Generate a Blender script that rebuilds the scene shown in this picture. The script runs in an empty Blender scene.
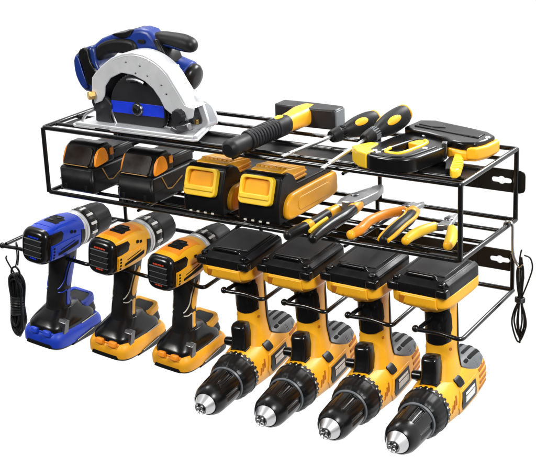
import bpy, bmesh, math, random
from math import radians as R, pi, sin, cos
from mathutils import Vector, Matrix, Euler

random.seed(7)
scene = bpy.context.scene
COL = scene.collection

# ------------------------------------------------------------------ camera, studio light, exposure
cam_d = bpy.data.cameras.new('camera')
cam = bpy.data.objects.new('camera', cam_d)
COL.objects.link(cam)
cam.location = (1.5358, -1.6620, 0.5762)
cam.rotation_euler = (1.23370, 0.04145, 0.56620)
cam_d.sensor_fit = 'HORIZONTAL'
cam_d.sensor_width = 36
cam_d.lens = 91.34
cam_d.clip_start = 0.05
cam_d.clip_end = 100
scene.camera = cam

world = bpy.data.worlds.new('World')
scene.world = world
world.use_nodes = True
nt = world.node_tree
nt.nodes.clear()
wo = nt.nodes.new('ShaderNodeOutputWorld')
bg = nt.nodes.new('ShaderNodeBackground')
tc = nt.nodes.new('ShaderNodeTexCoord')
sep = nt.nodes.new('ShaderNodeSeparateXYZ')
ramp = nt.nodes.new('ShaderNodeValToRGB')
mr = nt.nodes.new('ShaderNodeMapRange')
mr.inputs['From Min'].default_value = -1
mr.inputs['From Max'].default_value = 1
nt.links.new(tc.outputs['Generated'], sep.inputs[0])
nt.links.new(sep.outputs['Y'], mr.inputs['Value'])
nt.links.new(mr.outputs[0], ramp.inputs[0])
# white cyclorama behind the rack, dim studio behind the camera
ramp.color_ramp.elements[0].position = 0.30
ramp.color_ramp.elements[0].color = (0.07, 0.07, 0.07, 1)
ramp.color_ramp.elements[1].position = 0.60
ramp.color_ramp.elements[1].color = (1, 1, 1, 1)
nt.links.new(ramp.outputs[0], bg.inputs[0])
bg.inputs[1].default_value = 1.05
nt.links.new(bg.outputs[0], wo.inputs[0])


def area_light(name, loc, target, size, size_y, power, col=(1, 1, 1)):
    d = bpy.data.lights.new(name, 'AREA')
    d.shape = 'RECTANGLE'
    d.size = size
    d.size_y = size_y
    d.energy = power
    d.color = col
    o = bpy.data.objects.new(name, d)
    o.location = loc
    o.rotation_euler = (Vector(target) - Vector(loc)).to_track_quat('-Z', 'Y').to_euler()
    COL.objects.link(o)
    return o


area_light('softbox', (-0.55, -1.75, 1.25), (0.35, 0.0, -0.15), 0.55, 0.55, 40, (1.0, 0.98, 0.95))
area_light('softbox', (1.85, -0.75, 1.0), (0.45, 0.0, -0.2), 0.5, 0.6, 36)
area_light('softbox', (0.95, 1.25, 0.95), (0.5, 0.05, -0.1), 0.9, 0.5, 40)
area_light('softbox', (-0.35, 0.45, 1.35), (0.3, 0.05, 0.0), 0.8, 0.4, 20)

scene.view_settings.view_transform = 'Standard'
scene.view_settings.look = 'None'
scene.view_settings.exposure = 0.0
scene.view_settings.gamma = 1.0


# ------------------------------------------------------------------ materials
def mat(name, col, rough=0.4, metal=0.0, spec=0.5, var=0.08, bump=0.0, scale=60.0, coat=0.0, rvar=0.12, brushed=False):
    m = bpy.data.materials.new(name)
    m.use_nodes = True
    t = m.node_tree
    b = t.nodes['Principled BSDF']
    b.inputs['Metallic'].default_value = metal
    b.inputs['Specular IOR Level'].default_value = spec
    b.inputs['Coat Weight'].default_value = coat
    b.inputs['Coat Roughness'].default_value = 0.15
    c = t.nodes.new('ShaderNodeTexCoord')
    n = t.nodes.new('ShaderNodeTexNoise')
    n.inputs['Scale'].default_value = scale
    n.inputs['Detail'].default_value = 5
    if brushed:
        mp = t.nodes.new('ShaderNodeMapping')
        mp.inputs['Scale'].default_value = (1, 1, 14)
        t.links.new(c.outputs['Object'], mp.inputs[0])
        t.links.new(mp.outputs[0], n.inputs['Vector'])
    else:
        t.links.new(c.outputs['Object'], n.inputs['Vector'])
    r = t.nodes.new('ShaderNodeMapRange')
    r.inputs['From Min'].default_value = 0.3
    r.inputs['From Max'].default_value = 0.7
    t.links.new(n.outputs['Fac'], r.inputs['Value'])
    mx = t.nodes.new('ShaderNodeMix')
    mx.data_type = 'RGBA'
    mx.inputs[6].default_value = tuple(x * (1 - var) for x in col) + (1,)
    mx.inputs[7].default_value = tuple(min(1, x * (1 + var)) for x in col) + (1,)
    t.links.new(r.outputs[0], mx.inputs[0])
    t.links.new(mx.outputs[2], b.inputs['Base Color'])
    n2 = t.nodes.new('ShaderNodeTexNoise')
    n2.inputs['Scale'].default_value = scale * 0.35
    n2.inputs['Detail'].default_value = 6
    t.links.new(c.outputs['Object'], n2.inputs['Vector'])
    r2 = t.nodes.new('ShaderNodeMapRange')
    r2.inputs['From Min'].default_value = 0.3
    r2.inputs['From Max'].default_value = 0.7
    r2.inputs['To Min'].default_value = max(0.02, rough - rvar)
    r2.inputs['To Max'].default_value = min(1, rough + rvar)
    t.links.new(n2.outputs['Fac'], r2.inputs['Value'])
    t.links.new(r2.outputs[0], b.inputs['Roughness'])
    if bump:
        n3 = t.nodes.new('ShaderNodeTexNoise')
        n3.inputs['Scale'].default_value = 900
        n3.inputs['Detail'].default_value = 2
        t.links.new(c.outputs['Object'], n3.inputs['Vector'])
        bp = t.nodes.new('ShaderNodeBump')
        bp.inputs['Strength'].default_value = bump
        bp.inputs['Distance'].default_value = 0.0006
        t.links.new(n3.outputs['Fac'], bp.inputs['Height'])
        t.links.new(bp.outputs[0], b.inputs['Normal'])
    return m


M = {}
M['wire'] = mat('black powder coat', (0.004, 0.004, 0.0045), 0.20, spec=0.6, bump=0.06, rvar=0.08)
M['plate'] = mat('black sheet steel', (0.008, 0.008, 0.008), 0.42, spec=0.35, bump=0.10)
M['black'] = mat('black plastic', (0.005, 0.005, 0.0055), 0.34, spec=0.28, bump=0.10)
M['gloss'] = mat('glossy black plastic', (0.004, 0.004, 0.0045), 0.22, spec=0.40, bump=0.04, rvar=0.08)
M['rubber'] = mat('black rubber', (0.0065, 0.0065, 0.007), 0.48, spec=0.24, bump=0.2)
M['graphite'] = mat('graphite plastic', (0.014, 0.014, 0.016), 0.40, spec=0.32, bump=0.15)
M['brown'] = mat('smoked window', (0.012, 0.0075, 0.006), 0.28, spec=0.32, bump=0.05)
M['dark'] = mat('recess shade', (0.004, 0.004, 0.004), 0.7, spec=0.2)  # near-black colour stands in for shade inside slots and hollows
M['yellow'] = mat('yellow plastic', (0.86, 0.412, 0.013), 0.34, spec=0.45, bump=0.15, var=0.04)
M['amber'] = mat('amber plastic', (0.86, 0.385, 0.013), 0.34, spec=0.45, bump=0.15, var=0.05)
M['orange'] = mat('orange plastic', (0.84, 0.265, 0.010), 0.36, spec=0.45, bump=0.08, var=0.05)
M['lemon'] = mat('lemon yellow plastic', (0.84, 0.52, 0.020), 0.34, spec=0.45, bump=0.06, var=0.04)
M['ochre'] = mat('shaded slot ochre', (0.42, 0.13, 0.006), 0.5, spec=0.3)  # darker yellow: shade inside slots and holes put into the colour
M['blue'] = mat('blue plastic', (0.010, 0.045, 0.46), 0.34, spec=0.45, bump=0.08, var=0.06)
M['navy'] = mat('navy plastic', (0.006, 0.022, 0.13), 0.34, spec=0.45, bump=0.08, var=0.06)
M['saw'] = mat('dark blue plastic', (0.007, 0.028, 0.19), 0.34, spec=0.45, bump=0.10, var=0.08)
M['decal'] = mat('blue decal', (0.008, 0.035, 0.55), 0.35, spec=0.4)
M['steel'] = mat('steel', (0.70, 0.70, 0.71), 0.30, metal=1.0, var=0.10, bump=0.02)
M['dsteel'] = mat('dark steel', (0.20, 0.20, 0.21), 0.34, metal=1.0, var=0.15, bump=0.05)
M['jaw'] = mat('satin steel', (0.42, 0.42, 0.43), 0.36, metal=0.8, var=0.12, bump=0.05)
M['alu'] = mat('cast aluminium', (0.68, 0.69, 0.71), 0.36, metal=0.35, var=0.05, bump=0.12)
M['scoop'] = mat('shaded matt amber plastic', (0.84, 0.36, 0.012), 0.62, spec=0.2, bump=0.1, var=0.05)  # deeper than the grip frame: shading of the scoop put into the colour
M['lid'] = mat('dark grey lid plastic', (0.026, 0.026, 0.028), 0.38, spec=0.4, bump=0.2)
M['grey'] = mat('grey plastic', (0.125, 0.133, 0.142), 0.38, spec=0.45, bump=0.1)
M['white'] = mat('white print', (0.80, 0.80, 0.78), 0.5, var=0.03)
M['tick'] = mat('pale print', (0.60, 0.58, 0.50), 0.5, var=0.05)
M['red'] = mat('red print', (0.60, 0.06, 0.02), 0.5, var=0.05)
M['gold'] = mat('gold trim', (0.36, 0.19, 0.04), 0.35, spec=0.5)
M['brass'] = mat('brass', (0.65, 0.42, 0.14), 0.3, metal=1.0)
M['cord'] = mat('black cord', (0.007, 0.007, 0.007), 0.45, spec=0.4, bump=0.2)
M['hook'] = mat('bright hook steel', (0.62, 0.61, 0.60), 0.22, metal=0.9, var=0.1)


# ------------------------------------------------------------------ mesh helpers
SHARP = {'chuck_nose': 18, 'chuck': 22, 'torque_collar': 24, 'battery': 30, 'battery_seat': 34}


def finish(bm, name):
    bmesh.ops.recalc_face_normals(bm, faces=bm.faces)
    me = bpy.data.meshes.new(name)
    bm.to_mesh(me)
    bm.free()
    me.shade_smooth()
    me.set_sharp_from_angle(angle=R(SHARP.get(name, 42)))
    return me


SPLIT = {'corner_clip', 'chamfer_rail', 'recess_lug', 'vent_slot', 'cap_vent', 'release_button', 'guide_rail', 'rail_lip', 'foot_slot',
         'charge_light', 'side_grip', 'chuck_jaw', 'cap_slot', 'side_vent', 'side_slot', 'guard_rivet', 'frame_screw', 'screw_hole',
         'grip_piping', 'plate_slot', 'plate_rim', 'guide_clamp', 'side_strip', 'terminal_rib', 'lever_rib', 'vent_edge', 'grip_rib', 'cap_print'}


def islands(bm):
    bm.verts.index_update()
    seen, out = set(), []
    for v in bm.verts:
        if v in seen:
            continue
        st, isl = [v], set()
        while st:
            q = st.pop()
            if q in isl:
                continue
            isl.add(q)
            st += [e.other_vert(q) for e in q.link_edges]
        seen |= isl
        out.append(isl)
    return out


def link(name, bm, m, parent=None, bevel=0.0, seg=2, loc=None, rot=None):
    """loose pieces of a listed part become parts of their own"""
    if name in SPLIT:
        isl = islands(bm)
        if len(isl) > 1:
            o = None
            for g in isl:
                nb = bmesh.new()
                vm = {v: nb.verts.new(v.co) for v in g}
                for f in bm.faces:
                    if f.verts[0] in g:
                        nb.faces.new([vm[v] for v in f.verts])
                o = link_one(name, nb, m, parent, bevel, seg, loc, rot)
            bm.free()
            return o
    return link_one(name, bm, m, parent, bevel, seg, loc, rot)


def link_one(name, bm, m, parent=None, bevel=0.0, seg=2, loc=None, rot=None):
    """one mesh object; m is a material or a list used by face material index"""
    me = finish(bm, name)
    for q in (m if isinstance(m, (list, tuple)) else [m]):
        me.materials.append(q)
    o = bpy.data.objects.new(name, me)
    COL.objects.link(o)
    if parent is not None:
        o.parent = parent
    if loc is not None:
        o.location = loc
    if rot is not None:
        o.rotation_euler = rot
    if bevel:
        b = o.modifiers.new('bevel', 'BEVEL')
        b.width = bevel
        b.segments = seg
        b.limit_method = 'ANGLE'
        b.angle_limit = R(42)
        b.harden_normals = False
    return o


def thing(name, label, cat, loc=(0, 0, 0), rot=(0, 0, 0), sc=1.0, group=None):
    o = bpy.data.objects.new(name, None)
    COL.objects.link(o)
    o.empty_display_size = 0.02
    o.location = loc
    o.rotation_euler = rot
    o.scale = (sc, sc, sc)
    o['label'] = label
    o['category'] = cat
    if group:
        o['group'] = group
    return o


def dup(root, loc, label, rot=None, sc=None):
    r = root.copy()
    COL.objects.link(r)
    r.location = loc
    if rot is not None:
        r.rotation_euler = rot
    if sc is not None:
        r.scale = (sc, sc, sc)
    r['label'] = label
    for ch in list(root.children):
        c = ch.copy()
        COL.objects.link(c)
        c.parent = r
        for g in list(ch.children):
            d = g.copy()
            COL.objects.link(d)
            d.parent = c
    return r


def box(bm, c, s, rot=None, mi=0):
    r = bmesh.ops.create_cube(bm, size=1.0)
    mtx = Matrix.Translation(Vector(c)) @ (rot if rot is not None else Matrix()) @ Matrix.Diagonal((s[0], s[1], s[2], 1))
    bmesh.ops.transform(bm, matrix=mtx, verts=r['verts'])
    for f in set(f for v in r['verts'] for f in v.link_faces):
        f.material_index = mi
    return bm


def fillet(path, rad, n=6):
    out = [Vector(path[0])]
    for i in range(1, len(path) - 1):
        a, b, c = Vector(path[i - 1]), Vector(path[i]), Vector(path[i + 1])
        d1, d2 = (a - b), (c - b)
        r = min(rad, d1.length * 0.48, d2.length * 0.48)
        p, q = b + d1.normalized() * r, b + d2.normalized() * r
        for k in range(n + 1):
            t = k / n
            out.append((1 - t) ** 2 * p + 2 * t * (1 - t) * b + t * t * q)
    out.append(Vector(path[-1]))
    return out


def smooth_path(pts, n=6, closed=False):
    P = [Vector(p) for p in pts]
    out = []
    N = len(P)
    rng = range(N) if closed else range(N - 1)
    for i in rng:
        if closed:
            p0, p1, p2, p3 = P[i - 1], P[i], P[(i + 1) % N], P[(i + 2) % N]
        else:
            p0, p1, p2, p3 = P[max(i - 1, 0)], P[i], P[i + 1], P[min(i + 2, N - 1)]
        for k in range(n):
            t = k / n
            out.append(0.5 * ((2 * p1) + (-p0 + p2) * t + (2 * p0 - 5 * p1 + 4 * p2 - p3) * t * t + (-p0 + 3 * p1 - 3 * p2 + p3) * t ** 3))
    if not closed:
        out.append(P[-1])
    return out


def tube(bm, path, r, n=12, mi=0, rfun=None, closed=False):
    P = [Vector(p) for p in path]
    N = len(P)
    rings = []
    up = None
    for i, p in enumerate(P):
        if closed:
            t = (P[(i + 1) % N] - P[i - 1]).normalized()
        else:
            t = (P[min(i + 1, N - 1)] - P[max(i - 1, 0)]).normalized()
        if up is None:
            up = Vector((0, 0, 1)) if abs(t.z) < 0.9 else Vector((1, 0, 0))
        u = t.cross(up).normalized()
        up = u.cross(t).normalized()
        rr = rfun(i / (N - 1)) * r if rfun else r
        rings.append([bm.verts.new(p + rr * (cos(2 * pi * k / n) * u + sin(2 * pi * k / n) * up)) for k in range(n)])
    fs = []
    for i in range(N if closed else N - 1):
        a, b = rings[i], rings[(i + 1) % N]
        for k in range(n):
            fs.append(bm.faces.new((a[k], a[(k + 1) % n], b[(k + 1) % n], b[k])))
    if not closed:
        fs.append(bm.faces.new(rings[0][::-1]))
        fs.append(bm.faces.new(rings[-1]))
    for f in fs:
        f.material_index = mi
    return bm


AX = {'xy': lambda a, b, c: (a, b, c), 'xz': lambda a, b, c: (a, c, b), 'yz': lambda a, b, c: (c, a, b)}


def prism(bm, poly, lo, hi, plane='xy', mi=0, taper=1.0):
    f = AX[plane]
    cx = sum(p[0] for p in poly) / len(poly)
    cy = sum(p[1] for p in poly) / len(poly)
    a = [bm.verts.new(f(p[0], p[1], lo)) for p in poly]
    b = [bm.verts.new(f(cx + (p[0] - cx) * taper, cy + (p[1] - cy) * taper, hi)) for p in poly]
    n = len(poly)
    fs = [bm.faces.new(a[::-1]), bm.faces.new(b)]
    for i in range(n):
        fs.append(bm.faces.new((a[i], a[(i + 1) % n], b[(i + 1) % n], b[i])))
    for q in fs:
        q.material_index = mi
    return bm


def ring(bm, outer, inner, lo, hi, plane='xy', mi=0):
    """a frame between two loops of equal length"""
    f = AX[plane]
    n = len(outer)
    v = [[bm.verts.new(f(p[0], p[1], h)) for p in loop] for loop in (outer, inner) for h in (lo, hi)]
    ol, oh, il, ih = v
    for i in range(n):
        j = (i + 1) % n
        for q in ((ol[i], ol[j], oh[j], oh[i]), (il[j], il[i], ih[i], ih[j]), (oh[i], oh[j], ih[j], ih[i]), (ol[j], ol[i], il[i], il[j])):
            bm.faces.new(q).material_index = mi
    return bm


def rrect(cx, cy, w, h, r, n=6):
    out = []
    for sx, sy, a0 in ((1, 1, 0), (-1, 1, 90), (-1, -1, 180), (1, -1, 270)):
        for k in range(n + 1):
            a = R(a0 + 90 * k / n)
            out.append((cx + sx * (w / 2 - r) + r * cos(a), cy + sy * (h / 2 - r) + r * sin(a)))
    return out


def smooth_poly(pts, n=5):
    return [(p.x, p.y) for p in smooth_path([(a, b, 0) for a, b in pts], n, True)]


def resample(poly, n):
    P = [Vector((a, b, 0)) for a, b in poly]
    L = [0]
    for i in range(len(P)):
        L.append(L[-1] + (P[(i + 1) % len(P)] - P[i]).length)
    out = []
    j = 0
    for k in range(n):
        d = L[-1] * k / n
        while L[j + 1] < d:
            j += 1
        t = (d - L[j]) / max(1e-9, L[j + 1] - L[j])
        q = P[j].lerp(P[(j + 1) % len(P)], t)
        out.append((q.x, q.y))
    return out


def lathe(bm, prof, n=48, rmod=None, mi=0, cap=True, mfun=None):
    """profile [(x, r)] turned round the x axis"""
    rings = []
    for i, (x, r) in enumerate(prof):
        rings.append([bm.verts.new((x, r * (rmod(x, 2 * pi * k / n) if rmod else 1) * cos(2 * pi * k / n),
                                    r * (rmod(x, 2 * pi * k / n) if rmod else 1) * sin(2 * pi * k / n))) for k in range(n)])
    for i in range(len(rings) - 1):
        for k in range(n):
            f = bm.faces.new((rings[i][k], rings[i][(k + 1) % n], rings[i + 1][(k + 1) % n], rings[i + 1][k]))
            f.material_index = mfun(i, k) if mfun else mi
    if cap:
        for rg in (rings[0][::-1], rings[-1]):
            bm.faces.new(rg).material_index = mi
    return bm


class Loft:
    """superellipse sections (t, cu, cv, a, b, n) along x (u=y, v=z) or z (u=x, v=y)"""

    def __init__(s, axis, secs):
        s.axis = axis
        s.k = sorted(secs)

    def at(s, t):
        K = s.k
        t = min(max(t, K[0][0]), K[-1][0])
        for i in range(len(K) - 1):
            if t <= K[i + 1][0]:
                break
        h = K[i + 1][0] - K[i][0]
        q = (t - K[i][0]) / h
        out = []
        for c in range(1, 6):
            d = (K[i + 1][c] - K[i][c]) / h
            m0 = m1 = d
            if i > 0:
                e = (K[i][c] - K[i - 1][c]) / (K[i][0] - K[i - 1][0])
                m0 = 0 if e * d <= 0 else 2 * e * d / (e + d)
            if i < len(K) - 2:
                e = (K[i + 2][c] - K[i + 1][c]) / (K[i + 2][0] - K[i + 1][0])
                m1 = 0 if e * d <= 0 else 2 * e * d / (e + d)
            out.append((2 * q ** 3 - 3 * q * q + 1) * K[i][c] + (q ** 3 - 2 * q * q + q) * h * m0 + (-2 * q ** 3 + 3 * q * q) * K[i + 1][c] + (q ** 3 - q * q) * h * m1)
        return out

    def P(s, t, u, v):
        return (t, u, v) if s.axis == 'x' else (u, v, t)

    def mesh(s, bm, t0=None, t1=None, step=0.004, n=40, grow=0.0, mi=0, sink=0.0):
        t0 = s.k[0][0] if t0 is None else t0
        t1 = s.k[-1][0] if t1 is None else t1
        m = max(2, int((t1 - t0) / step))
        ts = sorted(set([t0 + (t1 - t0) * i / m for i in range(m + 1)]))
        rings = []
        for t in ts:
            cu, cv, a, b, e = s.at(t)
            rg = []
            for k in range(n):
                th = 2 * pi * (k + 0.5) / n
                c, d = cos(th), sin(th)
                rg.append(bm.verts.new(s.P(t, cu + (a + grow) * math.copysign(abs(c) ** (2 / e), c), cv + (b + grow) * math.copysign(abs(d) ** (2 / e), d))))
            rings.append(rg)
        for i in range(len(rings) - 1):
            for k in range(n):
                bm.faces.new((rings[i][k], rings[i][(k + 1) % n], rings[i + 1][(k + 1) % n], rings[i + 1][k])).material_index = mi
        bm.faces.new(rings[0][::-1]).material_index = mi
        bm.faces.new(rings[-1]).material_index = mi
        return bm

    def patch(s, bm, which, side, poly, lift=0.0008, cell=0.0045, depth=0.0015, mi=0):
        """a conforming plate on the surface: which 'u' or 'v' side, poly in (t, other)"""
        tmp = bmesh.new()
        vs = [tmp.verts.new((p[0], p[1], 0)) for p in poly]
        tmp.faces.new(vs)
        bmesh.ops.triangulate(tmp, faces=tmp.faces[:])
        for _ in range(5):
            ed = [e for e in tmp.edges if e.calc_length() > cell]
            if not ed:
                break
            bmesh.ops.subdivide_edges(tmp, edges=ed, cuts=1)
            bmesh.ops.triangulate(tmp, faces=[f for f in tmp.faces if len(f.verts) > 3])
        g = bmesh.ops.extrude_face_region(tmp, geom=tmp.faces[:])
        new = set(v for v in g['geom'] if isinstance(v, bmesh.types.BMVert))
        vm = {}
        for v in tmp.verts:
            t, w = v.co.x, v.co.y
            h = lift if v in new else -depth
            cu, cv, a, b, e = s.at(t)
            if which == 'u':
                q = min(0.985, abs((w - cv) / b))
                u = cu + side * (a * (1 - q ** e) ** (1 / e) + h)
                p = s.P(t, u, w)
            else:
                q = min(0.985, abs((w - cu) / a))
                vv = cv + side * (b * (1 - q ** e) ** (1 / e) + h)
                p = s.P(t, w, vv)
            vm[v] = bm.verts.new(p)
        for f in tmp.faces:
            try:
                bm.faces.new([vm[v] for v in f.verts]).material_index = mi
            except ValueError:
                pass
        tmp.free()
        return bm


def NB():
    return bmesh.new()


# ------------------------------------------------------------------ the wall rack
W, D, H = 0.77, 0.200, 0.1133
TIP_Y, TIP_Z, RAIL_Z = 0.011, -0.2362, -0.2290
HOOKS = [(-0.125, -0.060), (-0.022, 0.068), (0.110, 0.1995), (0.241, 0.309)] + \
        [(0.3579 + k * 0.1147, 0.3579 + k * 0.1147 + 0.0663) for k in range(4)]

rack = thing('wall_rack', 'black wire two-tier wall rack with hooks below, holding all the tools', 'tool rack', (W / 2, D, 0))


def to_rack(bm):
    bmesh.ops.translate(bm, verts=bm.verts, vec=(-W / 2, -D, 0))
    return bm


for z in (0.0, -H):
    bm = NB()
    tube(bm, fillet([(W, D, z), (W, 0, z), (0, 0, z), (0, D, z)], 0.007, 6), 0.0038)
    tube(bm, [(0, D, z), (W, D, z)], 0.0036)
    for y in (0.030, 0.087, 0.146):
        tube(bm, [(0.001, y, z - 0.0005), (W - 0.001, y, z - 0.0005)], 0.0030, 10)
    for x in (0.19, 0.385, 0.58):
        tube(bm, [(x, 0.002, z - 0.0082), (x, D, z - 0.0082)], 0.0026, 8)
    for y in (0.030, 0.087, 0.146):
        for x in (0.0030, W - 0.0030):
            bmesh.ops.create_uvsphere(bm, u_segments=10, v_segments=6, radius=0.0040, matrix=Matrix.Translation((x, y, z - 0.0010)) @ Matrix.Diagonal((1.3, 1.0, 0.8, 1)))
    link('wire_shelf', to_rack(bm), M['wire'], rack)
bm = NB()
box(bm, (W / 2, 0.0595, -0.0042), (W - 0.012, 0.050, 0.0016))
for y in (0.0345, 0.0845):
    box(bm, (W / 2, y, -0.0026), (W - 0.012, 0.0016, 0.0048))
link('shelf_panel', to_rack(bm), M['plate'], rack, 0.0005)
for x in (0.0, W):
    for y in (0.0, D):
        bm = NB()
        tube(bm, [(x, y, 0.0), (x, y, -H)], 0.0039)
        link('post', to_rack(bm), M['wire'], rack)


bm = NB()
tube(bm, [(0.535, D, 0.0), (0.535, D, -H)], 0.0034)
link('post', to_rack(bm), M['wire'], rack)


def plate(x0, x1, z0, z1, slots):
    """sheet strip with keyhole slots cut through"""
    bm = NB()
    zc = (z0 + z1) / 2
    h = z1 - z0
    n = 64
    cuts = [x0]
    for sx in slots:
        w = 0.075
        right = sx + w / 2 > x1 - 0.02
        xa, xb = sx - w / 2, (x1 if right else sx + w / 2)
        outer, inner = [], []
        for k in range(n):
            a = 2 * pi * (k + 0.5) / n
            d = (cos(a), sin(a))
            cxx = sx
            tx = ((xb - cxx) if d[0] > 0 else (cxx - xa)) / max(1e-6, abs(d[0]))
            tz = (h / 2) / max(1e-6, abs(d[1]))
            t = min(tx, tz)
            px, pz = cxx + d[0] * t, zc + d[1] * t
            if right and px > x1 - 0.008:
                for sg in (1, -1):
                    cc = (x1 - 0.008, zc + sg * (h / 2 - 0.008))
                    if sg * (pz - cc[1]) > 0:
                        v = Vector((px - cc[0], pz - cc[1]))
                        v = v.normalized() * 0.008
                        px, pz = cc[0] + v.x, cc[1] + v.y
            outer.append((px, pz))
            # stadium 0.032 x 0.008 with a round bulge in the middle
            L2, rr = 0.0125, 0.0040
            best = 0
            for st in range(1, 400):
                q = st * 0.00006
                X, Z = d[0] * q, d[1] * q
                ins = (abs(Z) <= rr and abs(X) <= L2) or (math.hypot(abs(X) - L2, Z) <= rr) or math.hypot(X, Z) <= 0.0062
                if ins:
                    best = q
            inner.append((sx + d[0] * best, zc + d[1] * best))
        ring(bm, outer, inner, D + 0.0040, D + 0.0064, 'xz')
        cuts += [xa, xb]
    cuts.append(x1)
    for a, b in zip(cuts[0::2], cuts[1::2]):
        if b - a > 0.001:
            box(bm, ((a + b) / 2, D + 0.0052, zc), (b - a, 0.0024, h))
    return bm


link('mounting_plate', to_rack(plate(-0.012, 0.783, -0.0715, -0.0352, [0.020, 0.385, 0.7445])), M['plate'], rack, 0.0006)
link('mounting_plate', to_rack(plate(-0.012, 0.767, -0.2010, -0.1665, [0.020, 0.7435])), M['plate'], rack, 0.0006)
bm = NB()
tube(bm, [(-0.131, D, RAIL_Z), (0.769, D, RAIL_Z)], 0.0036)
for x in (0.0, 0.30, 0.767):
    tube(bm, [(x, D - 0.0005, RAIL_Z), (x, D - 0.0005, -0.168)], 0.0034)
for x in (0.012, 0.30, 0.53):
    tube(bm, [(x, D, -H), (x, D, -0.19)], 0.0034)
link('holder_rail', to_rack(bm), M['wire'], rack)
for i, (xt, xk) in enumerate(HOOKS):
    bm = NB()
    tube(bm, fillet([(xt - 0.007, TIP_Y - 0.004, TIP_Z), (xt + 0.03, TIP_Y + 0.0005, TIP_Z - 0.0005), (xk, TIP_Y - 0.002, TIP_Z - 0.004), (xk, D, RAIL_Z - 0.001)], 0.010, 6), 0.0034)
    tube(bm, [(xt, TIP_Y - 0.001, TIP_Z + 0.004), (xt, D, RAIL_Z - 0.001)], 0.0034)
    bmesh.ops.create_uvsphere(bm, u_segments=12, v_segments=8, radius=0.0056, matrix=Matrix.Translation((xt - 0.007, TIP_Y - 0.004, TIP_Z + 0.001)))
    link('tool_hook', to_rack(bm), M['wire'], rack)


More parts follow.
